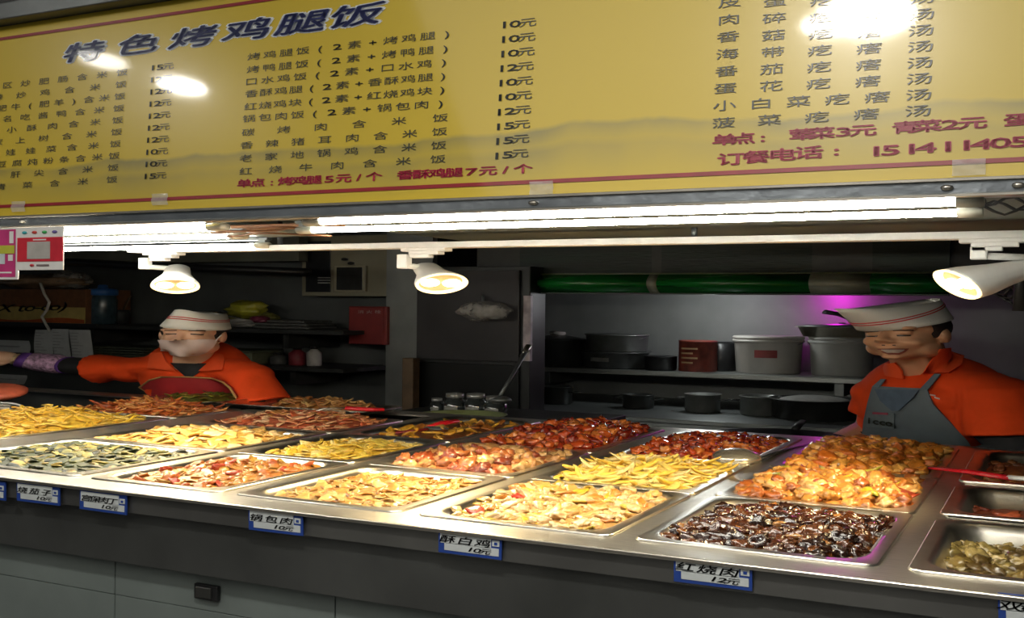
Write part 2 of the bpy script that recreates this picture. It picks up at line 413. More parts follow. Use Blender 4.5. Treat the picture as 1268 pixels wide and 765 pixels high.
# ------------------------------------------------------------------ spotlight track and lamps
TY = 1.62
tz = 1.5+.1373*TY
xa = at(168, 310, TY).x
trk = empty('light_track', (-.5, TY, tz), 'thin white lighting track running over the food', 'track')
MB().box2((xa, TY-.016, tz-.010), (1.4, TY+.016, tz+.013), .002).build('rail', WHITE, trk)
MB().box2((xa-.006, TY-.018, tz-.008), (xa+.012, TY+.018, tz+.014), .002).build('end_cap', WHITE, trk)
for x in (-1.3, -.5, .3):
    MB().tube([(x, TY, tz+.01), (x, TY, 2.62 if x < -1.1 else 1.77)], .005, 8).build('hanger', DSTEEL, trk)

def spotlight(pj, pd, direc, arm, label, L=.105, R=.047):
    """pj: pixel of the adapter, pd: pixel of the disc centre"""
    c = at(*pd, TY-.0)
    a = V(direc).normalized()
    t = empty('track_spotlight', (at(*pj, TY).x, TY, tz-.02), label, 'spotlight', 'white track spotlights over the food')
    ax = at(*pj, TY).x
    MB().box2((ax-.045, TY-.014, tz-.022), (ax+.045, TY+.014, tz-.006), .003).box2((ax-.03, TY-.012, tz-.034), (ax+.03, TY+.012, tz-.02), .002).build('adapter', WHITE, t)
    back = c-a*L
    zl = min(back.z+.012, tz-.05)-.012
    MB().box2((ax+arm-.011, TY-.009, zl-.006), (ax+arm+.011, TY+.009, tz-.032), .003).tube([(ax+arm, TY, zl+.006), back], [.0105, .011], 10).box2((ax-.03 if arm < 0 else ax, TY-.009, tz-.046), (ax+.03 if arm > 0 else ax+.01, TY+.009, tz-.03), .002).build('arm', WHITE, t)
    prof = [(.018, -L-.012), (.024, -L-.004), (.026, -L+.015), (.028, -L*.62), (.036, -L*.38), (R*.96, -L*.14), (R, -.006), (R, .0), (R*.9, .0), (R*.86, -.012), (R*.5, -.025)]
    lh = MB().lathe(c, prof, 32, a).build('lamp_head', WHITE, t)
    MB().lathe(c, [(R*.99, -.001), (R*1.0, .003), (R*.9, .004), (R*.86, -.003)], 32, a, False, False).build('glowing_rim', mat('rim_glow', (1, .72, .3), emit=1.9, ecol=(1, .76, .36)), lh)
    MB().lathe(c, [(R*.84, -.008), (R*.5, -.012), (R*.1, -.013)], 28, a).build('reflector', mat('reflector_glow', (.4, .28, .12), .4, .3, emit=.35, ecol=(1, .66, .28)), lh)
    x, y, z = frame(a)
    for q in (-1, 1):
        MB().ell(c+x*(q*R*.42)-a*.004, (R*.36, R*.36, .012), Matrix((x, y, a)).transposed()).build('bulb', mat('bulb_glow', (1, .95, .8), emit=7, ecol=(1, .88, .6)), lh)
    Ld = bpy.data.lights.new('spot_beam', 'SPOT'); Ld.energy = SPOT_W; Ld.color = (1, .76, .40); Ld.spot_size = math.radians(112); Ld.spot_blend = .75; Ld.shadow_soft_size = .05
    lo = bpy.data.objects.new('spot_beam', Ld); COL.objects.link(lo); lo.parent = t
    wp = W(c+a*.02); lo.location = wp-V(t.location)
    return lo
def aim(lo, tgt):
    p = V(lo.location)+V(lo.parent.location)
    lo.rotation_euler = (W(tgt)-p).to_track_quat('-Z', 'Y').to_euler()
s1 = spotlight((203, 318), (217, 354), (.42, -.5, -.76), -.05, 'white track spotlight over the left pans, lamp facing down')
aim(s1, (-1.5, 1.5, .9))
s2 = spotlight((528, 313), (547, 351), (.72, -.6, -.72), -.045, 'white track spotlight in the middle of the track with glowing rim')
aim(s2, (-.85, 1.42, .9))
s3 = spotlight((1232, 303), (1186, 352), (-.72, -.42, -.45), -.02, 'white track spotlight at right pointing down to the left', .17, .05)
aim(s3, (-.5, 1.6, .9))

# ------------------------------------------------------------------ payment cards at upper left
def card(px0, px1, py0, py1, label, base, kind):
    Y = 1.1; a = at(px0, py0, Y); b = at(px1, py1, Y); t = empty('payment_card', ((a.x+b.x)/2, Y, b.z), label, 'card')
    w = b.x-a.x; z0, z1 = b.z, a.z; h = z1-z0
    def rect(u0, u1, v0, v1, nm, m, l):
        MB().box2((a.x+w*u0, Y-l-.0006, z0+h*v0), (a.x+w*u1, Y-l, z0+h*v1)).build(nm, m, t)
    MB().box2((a.x, Y, z0), (b.x, Y+.002, z1), .0006).build('board', WHITE, t)
    pm = mat('card_'+kind, base, .35, coat=.3)
    if kind == 'red':
        rect(.0, 1, .2, .76, 'printed_band', pm, .0002); rect(.23, .73, .26, .66, 'blank_square', mat('card_grey', (.45, .43, .4), .4), .0008)
        for i, c in enumerate(((.05, .45, .5), (.7, .08, .06), (.05, .4, .1), (.15, .12, .35))):
            MB().lathe((a.x+w*(.16+.22*i), Y, z0+h*.88), [(.0048, .0), (.0048, .0012), (.001, .0014)], 14, (0, -1, 0)).build('printed_dot', mat('dot%d' % i, c, .4), t)
        MB().lathe((a.x+w*.33, Y, z0+h*.11), [(.0042, .0), (.0042, .0012), (.001, .0014)], 14, (0, -1, 0)).build('printed_dot', pm, t)
        rect(.43, .7, .085, .13, 'printed_line', mat('card_ink', (.2, .15, .15)), .0002)
        rect(.36, .64, .69, .72, 'printed_line', WHITE, .0008)
    else:
        rect(.0, .96, .05, .97, 'printed_band', pm, .0002); rect(.2, .78, .3, .62, 'blank_square', mat('card_pale', (.6, .68, .7), .4), .0008)
        rect(.62, .95, .5, .66, 'yellow_patch', mat('card_yellow', (.5, .5, .05)), .001)
        rect(.66, .9, .12, .15, 'printed_line', WHITE, .0008)
        rect(.86, .93, .7, .93, 'printed_line', WHITE, .0008); rect(.84, .92, .36, .48, 'printed_line', WHITE, .0008)
    MB().tube([((a.x+b.x)/2, Y+.004, z1-.01), ((a.x+b.x)/2, SY-.02, SB-.03)], .0012, 6).build('string', WHITE, t)
card(22, 78, 282, 334, 'red and white payment card hanging under the sign', (.62, .03, .05), 'red')
card(-46, 22, 284, 346, 'pink payment card hanging at the left edge of the picture', (.55, .05, .2), 'pink')

# ================================================================== COUNTER AND PANS
CT = .9
Y0, Y1, Y2, Y3 = 1.193, 1.524, 1.856, 2.29
cols = {'Z': (-2.2, -1.835), 'A': (-1.735, -1.352), 'B': (-1.324, -1.066), 'C': (-1.038, -.764), 'D': (-.736, -.467), 'E': (-.439, -.165), 'F': (-.137, .132), 'G': (.160, .43)}
ctr = empty('serving_counter', (-.9, 1.7, 0), 'stainless steel hot food counter with rows of sunken pans', 'counter')
MB().box2((-2.9, 1.139, CT-.012), (1.1, Y0+.012, CT), .003).build('front_lip', STEEL, ctr)
MB().box2((-2.9, Y3-.01, CT-.012), (1.1, Y3+.06, CT), .003).build('back_ledge', STEEL, ctr)
k = sorted(cols.values())
for (a, b), (c, d) in zip(k, k[1:]):
    MB().box2((b-.012, Y0, CT-.012), (c+.012, Y3, CT-.001), .002).build('divider', STEEL, ctr)
for y in (Y1, Y2):
    MB().box2((-2.9, y-.014, CT-.014), (1.1, y+.014, CT-.002), .002).build('cross_bar', STEEL, ctr)
MB().box2((-2.9, 1.19, CT-.2), (1.1, Y3+.05, CT-.17)).build('water_well', DSTEEL, ctr)
MB().box2((-2.9, 1.150, CT-.072), (1.1, 1.168, CT-.010), .002).build('fascia', mat('fascia_steel', (.2, .2, .19), .4, .8, .25, 3), ctr)
MB().box2((-2.9, 1.165, .655), (1.1, 1.185, CT-.06), .003).build('front_apron', APRON, ctr)
MB().box2((-2.9, 2.315, 0), (1.1, 2.335, CT-.014)).build('splash_guard', APRON, label='steel sheet closing the kitchen side of the counter', cat='guard')  # the counter's own back panel
# tiled base under the counter
tilem = mat('base_tile', (.17, .20, .19), .25, 0, .12, 5, .03)
wb = struct(MB().box2((-2.9, 1.2, 0), (1.1, 1.24, .645)), 'wall_counter_base', mat('grout', (.1, .1, .1), .8))
tx = at(142, 740, 1.19).x; tzs = .53
proto = None
for i in range(-4, 6):
    for j in range(3):
        z1 = .83-.3*j; z0 = z1-.3
        if z0 < 0: z0 = 0.0
        x0 = tx+i*.403; x1 = x0+.403
        if x1 < -2.9 or x0 > 1.0: continue
        z1 = min(z1, .645)
        MB().box2((x0+.001, 1.19, z0+.001), (x1-.001, 1.199, z1-.001), .0012).build('tile', tilem, wb)
p = at(256, 733, 1.185)
sk = empty('wall_socket', (p.x, 1.18, p.z-.02), 'small black square fitting on the tiles below the counter apron', 'socket')
MB().box2((p.x-.022, 1.182, p.z-.024), (p.x+.022, 1.19, p.z+.024), .003).build('body', BLACK, sk)
MB().box2((p.x-.017, 1.179, p.z-.017), (p.x+.012, 1.183, p.z+.017), .002).build('cover', mat('socket_cover', (.03, .03, .028), .3), sk)

def rrect(x0, x1, y0, y1, r, z, n=5):
    out = []
    for cx, cy, a0 in ((x1-r, y1-r, 0), (x0+r, y1-r, 90), (x0+r, y0+r, 180), (x1-r, y0+r, 270)):
        for i in range(n):
            a = math.radians(a0+90*i/(n-1)); out.append(V((cx+r*math.cos(a), cy+r*math.sin(a), z)))
    return out

def pan(x0, x1, y0, y1, label, tilt=0):
    m = .020; d = .065; z = CT
    t = empty('serving_pan', ((x0+x1)/2, (y0+y1)/2, z-d), label, 'pan')
    R = [rrect(x0+.001, x1-.001, y0+.001, y1-.001, .014, z-.003), rrect(x0, x1, y0, y1, .015, z+.001), rrect(x0+.002, x1-.002, y0+.002, y1-.002, .014, z+.005),
         rrect(x0+m-.006, x1-m+.006, y0+m-.006, y1-m+.006, .038, z+.006), rrect(x0+m, x1-m, y0+m, y1-m, .036, z+.002),
         rrect(x0+m+.003, x1-m-.003, y0+m+.003, y1-m-.003, .036, z-.012), rrect(x0+m+.014, x1-m-.014, y0+m+.014, y1-m-.014, .03, z-d+.008), rrect(x0+m+.024, x1-m-.024, y0+m+.024, y1-m-.024, .022, z-d)]
    g = MB(); g.loft(R[2:], False, True); g.build('basin', PANST, t)
    h = MB(); h.loft(R[:3], False, False); h.build('rim_edge', PANST, t)
    return t

# ------------------------------------------------------------------ food
def hnoise(x, y, s, seed): return noise.noise(V((x*s+seed*3.1, y*s-seed*1.7, seed)))

def piece_mesh(kind, size, seed):
    """one morsel, in scene units, about its own centre"""
    rnd = random.Random(seed)
    bm = bmesh.new()
    if kind == 'shred':
        bm.free(); g = MB(); L = size*rnd.uniform(1.4, 2.2); bend = rnd.uniform(-.5, .5)
        path = [V((L*(t-.5), size*.5*bend*math.sin(t*3.1)+size*.1*math.sin(t*9+seed), size*.18*math.sin(t*3.1+seed))) for t in [i/5 for i in range(6)]]
        g.tube(path, [size*.1]*5+[size*.06], 5)
        me = bpy.data.meshes.new('shred'); me.from_pydata([W(p) for p in g.v], [], g.f); me.polygons.foreach_set('use_smooth', [True]*len(g.f)); return me
    if kind in ('slice', 'leaf'):
        # a chopped flat piece: bent irregular polygon with thickness
        n = rnd.randrange(6, 10); th = {'slice': .15, 'leaf': .09}[kind]; el = {'slice': .8, 'leaf': .55}[kind]
        ang = sorted(2*math.pi*(i+rnd.uniform(-.35, .35))/n for i in range(n)); rad = [rnd.uniform(.75, 1.15) for _ in range(n)]
        bend = rnd.uniform(-.45, .45); tw = rnd.uniform(-.4, .4)
        def P(r, z):
            out = []
            for a_, q_ in zip(ang, rad):
                x = r*q_*math.cos(a_)*1.15; y = r*q_*math.sin(a_)*el
                out.append(V((x*size*.5*SX, y*size*.5*SX, (z+bend*(x*x-.4)+tw*x*y)*size*.5*SZ*1.6)))
            return out
        g = MB(); rings = [P(.55, -th), P(.95, -th*.8), P(1.0, 0), P(.92, th*.8), P(.5, th*1.05)]
        g.loft(rings)
        bm.free(); me = bpy.data.meshes.new(kind); me.from_pydata(g.v, [], g.f); me.polygons.foreach_set('use_smooth', [True]*len(g.f)); return me
    bmesh.ops.create_icosphere(bm, subdivisions=3 if kind in ('nugget', 'chunk') and size > .023 else 2, radius=1)
    ax = {'chunk': (1.0, .8, .62), 'nugget': (1.0, .75, .72), 'strip': (1.7, .42, .34), 'bit': (.9, .7, .6)}[kind]
    rough = {'chunk': .42, 'nugget': .62, 'strip': .3, 'bit': .3}[kind]; sq = V((rnd.uniform(.75, 1.3), rnd.uniform(.75, 1.25), rnd.uniform(.8, 1.2)))
    bend = rnd.uniform(.2, .6)*(1 if rnd.random() < .7 else -1)
    planes = []
    if kind in ('chunk', 'bit', 'strip'):
        for _ in range(9):
            z_ = rnd.uniform(-1, 1); t_ = rnd.uniform(0, 6.28); q_ = math.sqrt(1-z_*z_)
            planes.append((V((q_*math.cos(t_), q_*math.sin(t_), z_)), rnd.uniform(.5, .82)))
    for v in bm.verts:
        p = v.co.copy()
        for nn, dd in planes:
            e_ = p.dot(nn)-dd
            if e_ > 0: p -= nn*e_*.92
        n1 = noise.noise(p*1.3+V((seed, 0, 0))); n2 = noise.noise(p*3.2+V((0, seed, 0)))
        p *= 1+rough*(n1*.8+n2*.5)+(.40*noise.noise(p*5.0+V((seed, seed, 0))) if kind == 'nugget' else .2*noise.noise(p*4.5+V((seed, 0, 0)))+.08*noise.noise(p*11+V((seed, 0, 0))))
        p *= 1.12
        p = V((p.x*ax[0]*sq.x, p.y*ax[1]*sq.y, p.z*ax[2]*sq.z))
        if kind == 'strip': p.z += bend*.3*(p.x*p.x-.4); p.y += .25*bend*(p.x*p.x)
        v.co = V((p.x*size*.5*SX, p.y*size*.5*SX, p.z*size*.5*SZ*1.5))
    me = bpy.data.meshes.new(kind); bm.to_mesh(me); bm.free()
    me.polygons.foreach_set('use_smooth', [True]*len(me.polygons))
    return me

class Dish:
    """heap(x,y) in stall metres: the surface of a dish inside its pan"""
    def __init__(s, x0, x1, y0, y1, level, mound, cx=.5, cy=.5, flat=2.0, seed=0, lump=.006):
        m = .0215
        s.x0, s.x1, s.y0, s.y1 = x0+m, x1-m, y0+m, y1-m
        s.level, s.mound, s.cx, s.cy, s.flat, s.seed, s.lump = level+(.006 if level > -.03 else 0), mound, cx, cy, flat, seed, lump
    def h(s, x, y):
        u = (x-s.x0)/(s.x1-s.x0); v = (y-s.y0)/(s.y1-s.y0)
        du = (u-s.cx)/(s.cx if u < s.cx else 1-s.cx); dv = (v-s.cy)/(s.cy if v < s.cy else 1-s.cy)
        r = min(1, (abs(du)**s.flat+abs(dv)**s.flat)**(1/s.flat))
        return CT+s.level+s.mound*(1-r**2)+s.lump*hnoise(x, y, 28, s.seed)+s.lump*.8*hnoise(x, y, 70, s.seed+5)
    def inside(s, x, y, e=.0):
        dx = max(s.x0+.03+e-x, x-s.x1+.03+e, 0); dy = max(s.y0+.03+e-y, y-s.y1+.03+e, 0)
        return dx*dx+dy*dy < .03**2

def merged_bits(g, dish, kind, size, n, seed, sink=.2):
    rnd = random.Random(seed); ms = [piece_mesh(kind, size*rnd.uniform(.8, 1.2), seed+i) for i in range(4)]
    data = [([v.co.copy() for v in m.vertices], [tuple(p.vertices) for p in m.polygons]) for m in ms]
    for m in ms: bpy.data.meshes.remove(m)
    k = 0
    for _ in range(n*3):
        x = rnd.uniform(dish.x0, dish.x1); y = rnd.uniform(dish.y0, dish.y1)
        if not dish.inside(x, y, .004): continue
        vs, fs = data[rnd.randrange(4)]
        R = Matrix.Rotation(rnd.uniform(0, 6.28), 3, 'Z') @ Matrix.Rotation(rnd.uniform(-.35, .35), 3, 'X')
        c = W((x, y, dish.h(x, y)+size*(.1-sink)*.5)); sc = rnd.uniform(.75, 1.2)
        g.add([V((q.x/SX, q.y/SX, q.z/SZ)) for q in [R @ v*sc+c for v in vs]], fs)
        k += 1
        if k >= n: break

NPIECES = 0
def serve(x0, x1, y0, y1, name, panlabel, heaplabel, level, mound, basecols, bits, pieces, cx=.5, cy=.5, flat=2.2, lump=.006, rough=.42, coat=.25, seed=1):
    """pan + bed of food (uncountable) + the morsels that can be told apart"""
    global NPIECES
    pan(x0, x1, y0, y1, panlabel)
    d = Dish(x0, x1, y0, y1, level, mound, cx, cy, flat, seed, lump)
    n = 34; rows = []
    for j in range(n):
        r = []
        for i in range(n):
            u = i/(n-1)*2-1; v = j/(n-1)*2-1
            # square -> rounded square
            k = (1-.18*(u*u*v*v))
            x = (d.x0+d.x1)/2+u*k*(d.x1-d.x0)/2*1.012; y = (d.y0+d.y1)/2+v*k*(d.y1-d.y0)/2*1.012
            z = d.h(x, y)
            if i in (0, n-1) or j in (0, n-1): z = CT+level-.004
            r.append(V((x, y, z)))
        rows.append(r)
    bed = foodmat(name+'_bed', basecols, rough, coat, .5, 45)
    g = MB(); g.loft(rows, False, False, False)
    for kind, size, cnt in bits: merged_bits(g, d, kind, size, cnt, seed*17+cnt)
    g.build(name, bed, label=heaplabel, cat='food', kind='stuff')
    for kind, size, cnt, pname, plabel, pcols in pieces:
        pm = foodmat(name+'_'+pname, pcols, rough, coat, .35, 60)
        rnd = random.Random(seed*31+cnt); ms = []
        for i in range(6):
            m = piece_mesh(kind, size*rnd.uniform(.85, 1.15), seed*50+i); m.materials.append(pm); m.name = pname; ms.append(m)
        k = 0; placed = []
        for _ in range(cnt*12):
            x = rnd.uniform(d.x0, d.x1); y = rnd.uniform(d.y0, d.y1)
            if not d.inside(x, y, size*.12): continue
            if any((x-a)**2+(y-b)**2 < (size*.62)**2 for a, b in placed): continue
            placed.append((x, y))
            o = bpy.data.objects.new(pname, ms[rnd.randrange(6)]); COL.objects.link(o)
            z = d.h(x, y)+size*(.06 if kind in ('slice', 'leaf') else .16)
            o.location = W((x, y, z)); s = rnd.uniform(.62, 1.25); o.scale = (s, s, s)
            o.rotation_euler = (rnd.uniform(-.35, .35), rnd.uniform(-.35, .35), rnd.uniform(0, 6.28))
            props(o, plabel, 'food', plabel+' pieces'); NPIECES += 1
            k += 1
            if k >= cnt: break
    return d

c = cols
GOLD = [(.50, .26, .06), (.58, .32, .09), (.40, .17, .035), (.6, .38, .14), (.32, .1, .02)]
# --- row 1 (nearest the customer)
serve(*c['A'], Y0, Y1, 'stir_fried_greens', 'steel pan of dark green vegetables at the front left', 'stir-fried dark and pale green vegetables in the front left pan', -.012, .022,
      [(.14, .17, .04), (.2, .2, .05), (.05, .07, .015), (.26, .22, .07)], [('slice', .024, 190)],
      [('leaf', .030, 120, 'dark_green_slice', 'dark green cucumber-like slice in the front left pan', [(.015, .03, .008), (.03, .055, .012), (.01, .015, .006)]),
       ('slice', .024, 52, 'pale_green_slice', 'pale green vegetable slice in the front left pan', [(.32, .30, .06), (.42, .36, .10), (.18, .2, .03)])], rough=.5, coat=.06, seed=1)
serve(*c['B'], Y0, Y1, 'tomato_and_egg', 'steel pan of tomato and egg in the front row', 'soupy orange tomato and scrambled egg in the front row', -.014, .012,
      [(.44, .18, .025), (.48, .23, .04), (.42, .17, .025), (.5, .27, .05)], [('bit', .016, 280)],
      [('chunk', .022, 34, 'tomato_chunk', 'soft red tomato chunk in the tomato and egg pan', [(.46, .06, .02), (.5, .12, .03), (.42, .05, .015), (.5, .17, .03)]),
       ('slice', .024, 80, 'egg_piece', 'orange yellow egg piece in the tomato and egg pan', [(.52, .27, .04), (.48, .19, .03), (.55, .36, .07)])], lump=.004, rough=.4, coat=.12, seed=2)
serve(*c['C'], Y0, Y1, 'brown_vegetable_stew', 'steel pan of golden brown stew in the front row', 'golden brown shredded stew in the third front pan', -.022, .010,
      [(.52, .30, .07), (.6, .38, .12), (.42, .2, .04), (.66, .46, .16)], [('strip', .02, 200), ('bit', .014, 160)],
      [('slice', .025, 130, 'stewed_strip', 'golden brown stewed slice in the third front pan', [(.58, .34, .07), (.66, .44, .12), (.46, .22, .04), (.7, .52, .2)])], lump=.005, rough=.4, coat=.2, seed=3)
serve(*c['D'], Y0, Y1, 'chicken_in_cream_sauce', 'steel pan of pale chicken stew in the front row', 'pale creamy chicken and pepper stew in the fourth front pan', -.008, .008,
      [(.66, .46, .2), (.7, .52, .26), (.6, .38, .14), (.72, .56, .3)], [('bit', .016, 260)],
      [('chunk', .029, 56, 'chicken_chunk', 'pale cream chicken chunk in the fourth front pan', [(.7, .54, .3), (.66, .42, .14), (.72, .58, .36)]),
       ('slice', .033, 30, 'green_pepper_piece', 'yellow green pepper piece in the fourth front pan', [(.56, .48, .05), (.5, .42, .05), (.62, .5, .08)]),
       ('chunk', .024, 10, 'carrot_piece', 'orange carrot piece in the fourth front pan', [(.62, .24, .04), (.6, .3, .06)]),
       ('chunk', .026, 2, 'tomato_piece', 'bright red tomato piece in the fourth front pan', [(.62, .05, .02)])], lump=.004, rough=.36, coat=.25, seed=4)
serve(*c['E'], Y0, Y1, 'red_braised_pork', 'steel pan of dark braised pork in the front row', 'glossy dark red-braised pork in brown sauce in the fifth front pan', -.018, .014,
      [(.06, .016, .006), (.1, .03, .008), (.04, .01, .004), (.14, .05, .012)], [('chunk', .022, 160)],
      [('nugget', .026, 110, 'braised_pork_chunk', 'glossy dark brown braised pork chunk in the fifth front pan', [(.03, .009, .004), (.055, .016, .006), (.02, .007, .004), (.10, .034, .012)]),
       ('chunk', .024, 26, 'pork_fat_piece', 'golden brown fatty pork piece in the fifth front pan', [(.28, .14, .05), (.2, .08, .02), (.36, .2, .08)])], rough=.24, coat=.6, seed=5)
serve(*c['F'], Y0, Y1-.02, 'stewed_mushrooms', 'deep steel pan of olive mushroom chicken at the front right', 'olive brown stewed mushroom and chicken in the front right pan', -.05, .016,
      [(.14, .11, .03), (.2, .15, .04), (.05, .035, .01)], [('bit', .018, 160)],
      [('nugget', .027, 100, 'mushroom_piece', 'olive tan mushroom piece in the front right pan', [(.26, .22, .08), (.22, .17, .05), (.34, .29, .12), (.1, .07, .02)])], rough=.28, seed=6)
# --- row 2
serve(*c['A'], Y1, Y2, 'sliced_bean_curd', 'steel pan of pale bean curd slices behind the greens', 'pale yellow bean curd slices piled in the second row at left', -.014, .032,
      [(.66, .5, .2), (.7, .58, .3), (.6, .42, .12)], [('slice', .026, 110)],
      [('slice', .036, 90, 'bean_curd_slice', 'pale yellow bean curd slice in the second row at left', [(.74, .62, .34), (.7, .52, .2), (.78, .68, .46), (.66, .42, .12)])], cx=.6, seed=7)
serve(*c['B'], Y1, Y2, 'yellow_cabbage', 'steel pan of yellow cabbage behind the tomato and egg', 'bright yellow shredded cabbage in the second row', -.016, .026,
      [(.68, .56, .1), (.74, .66, .22), (.64, .46, .05)], [('slice', .024, 130)],
      [('slice', .028, 100, 'cabbage_piece', 'bright yellow cabbage piece in the second row', [(.76, .66, .12), (.74, .56, .06), (.8, .74, .36), (.7, .5, .08)])], cx=.62, seed=8)
serve(*c['C'], Y1, Y2, 'braised_chicken', 'steel pan of red brown chicken behind the brown stew', 'red brown braised chicken chunks in the second row', -.016, .030,
      [(.32, .11, .04), (.4, .2, .08), (.2, .045, .015)], [('chunk', .022, 90)],
      [('nugget', .030, 84, 'chicken_piece', 'red brown braised chicken piece in the second row', [(.46, .26, .11), (.32, .07, .02), (.52, .36, .18), (.17, .03, .012), (.40, .15, .05)])], cx=.55, seed=9)
serve(*c['D'], Y1, Y2, 'potato_strips', 'steel pan of pale yellow potato strips in the second row', 'heap of pale yellow potato strips in the second row', -.008, .040,
      [(.74, .62, .16), (.78, .7, .3), (.7, .52, .08)], [('strip', .02, 240)],
      [('strip', .027, 140, 'potato_strip', 'pale yellow potato strip in the second row heap', [(.78, .7, .22), (.76, .62, .1), (.82, .78, .44), (.74, .56, .08)])], seed=10)
serve(*c['E'], Y1, Y2, 'fried_chicken_with_pepper', 'steel pan of fried chicken with green pepper in the second row', 'heap of golden fried chicken with green pepper in the second row', -.006, .034,
      GOLD, [('nugget', .022, 110)],
      [('nugget', .029, 100, 'fried_chicken_nugget', 'golden fried chicken nugget beside green pepper in the second row', GOLD+[(.78, .52, .24)]),
       ('strip', .044, 12, 'green_pepper_strip', 'bright green pepper strip in the fried chicken pan', [(.5, .52, .04), (.42, .46, .03)]),
       ('strip', .036, 5, 'dried_chilli', 'dark red dried chilli in the second row fried chicken pan', [(.3, .04, .015)])], seed=11)
serve(*c['F'], Y1+.02, Y2-.05, 'roast_meat_leftover', 'nearly empty deep steel pan at right behind the mushrooms', 'few scraps of red roast meat in the nearly empty pan at right', -.052, .012,
      [(.3, .07, .03), (.22, .04, .02)], [('chunk', .02, 20)],
      [('chunk', .046, 6, 'roast_meat_piece', 'reddish roast meat piece in the nearly empty pan at right', [(.5, .14, .05), (.42, .1, .04)])], cx=.7, seed=12)
# --- row 3
serve(*c['A'], Y2, 2.15, 'sliced_pork', 'steel pan of pinkish sliced pork in the back row', 'heap of pinkish red sliced pork in the back row', .0, .040,
      [(.56, .24, .12), (.6, .32, .18), (.44, .1, .05)], [('slice', .024, 120)],
      [('slice', .03, 120, 'pork_slice', 'pinkish red pork slice in the back row heap', [(.6, .26, .14), (.68, .42, .28), (.52, .12, .05), (.7, .5, .36), (.6, .3, .1)])], cx=.55, cy=.6, seed=13)
serve(*c['B'], Y2, Y3, 'yellow_bean_curd', 'steel pan of yellow slices in sauce under the red handled tongs', 'yellow slices with dark sauce in the back row', -.02, .022,
      [(.5, .3, .04), (.6, .38, .05), (.14, .04, .012)], [('slice', .024, 80)],
      [('slice', .038, 48, 'yellow_slice', 'orange yellow slice beside red handled tongs in the back row', [(.72, .46, .05), (.68, .38, .04), (.74, .52, .12), (.4, .16, .03)])], cx=.7, seed=14)
SPICY = [(.42, .07, .02), (.52, .12, .03), (.3, .035, .012), (.6, .22, .06), (.2, .02, .01)]
serve(*c['C'], Y2, Y3, 'spicy_fried_chicken', 'steel pan of dark red fried chicken in the back row centre', 'high heap of dark red spicy fried chicken in the back row centre', .0, .048,
      SPICY, [('nugget', .02, 120)], [('nugget', .024, 150, 'spicy_chicken_nugget', 'dark red spicy chicken nugget on the high heap in the back row', SPICY)], cx=.62, cy=.65, rough=.25, coat=.6, seed=15)
serve(*c['D'], Y2, Y3, 'chilli_chicken', 'steel pan of red chilli chicken with a ladle in the back row', 'dark red chilli chicken with a ladle resting on it', -.012, .034,
      SPICY, [('nugget', .02, 110)], [('nugget', .024, 120, 'chilli_chicken_piece', 'dark orange red chilli chicken piece beside the ladle', SPICY+[(.6, .26, .07)])], cy=.55, rough=.25, coat=.6, seed=16)
ORG = [(.62, .24, .03), (.68, .32, .05), (.54, .16, .02), (.7, .4, .1)]
serve(*c['E'], Y2, Y3, 'orange_fried_chicken', 'steel pan of orange fried chicken in front of the man', 'heap of orange battered fried chicken in front of the man', .0, .044,
      ORG, [('nugget', .022, 90)], [('nugget', .028, 110, 'orange_chicken_nugget', 'orange battered chicken nugget in front of the man', ORG)], cx=.45, seed=17)
serve(*c['F'], Y2, Y3, 'dark_sauce_dish', 'shallow filled steel pan at the far right of the back row', 'dark brown sauced dish at the far right of the back row', -.035, .01,
      [(.1, .03, .012), (.3, .12, .04)], [('chunk', .022, 50)],
      [('chunk', .03, 16, 'sauced_meat_piece', 'brown sauced meat piece at the far right of the back row', [(.36, .15, .05), (.2, .06, .02)])], seed=18)
# --- far left group
serve(*c['Z'], Y1-.13, Y2+.04, 'shredded_potato', 'steel pan heaped with shredded potato at the far left', 'bright yellow shredded potato heaped at the far left', -.01, .06,
      [(.76, .54, .06), (.8, .62, .14), (.7, .46, .04)], [('shred', .034, 420)],
      [('shred', .038, 200, 'potato_shred', 'bright yellow potato shred on the far left heap', [(.8, .58, .05), (.82, .66, .16), (.76, .5, .04)])], cx=.45, cy=.55, seed=19)
serve(*c['Z'], Y2+.05, 2.15, 'red_shredded_meat', 'steel pan of reddish shredded meat in front of the woman', 'heap of reddish brown shredded meat in front of the woman', .0, .045,
      [(.5, .15, .03), (.58, .22, .05), (.4, .09, .02)], [('strip', .024, 130)],
      [('strip', .028, 130, 'meat_strip', 'reddish brown meat strip in front of the woman', [(.56, .16, .03), (.62, .28, .08), (.42, .09, .02), (.66, .36, .14)])], cy=.5, seed=20)
serve(*c['G'], Y0, Y1-.02, 'stewed_mushrooms', 'steel pan of stewed mushrooms beyond the right edge of the picture', 'olive stewed mushrooms beyond the right edge of the picture', -.05, .01, [(.26, .2, .04)], [('chunk', .024, 60)], [], seed=21)
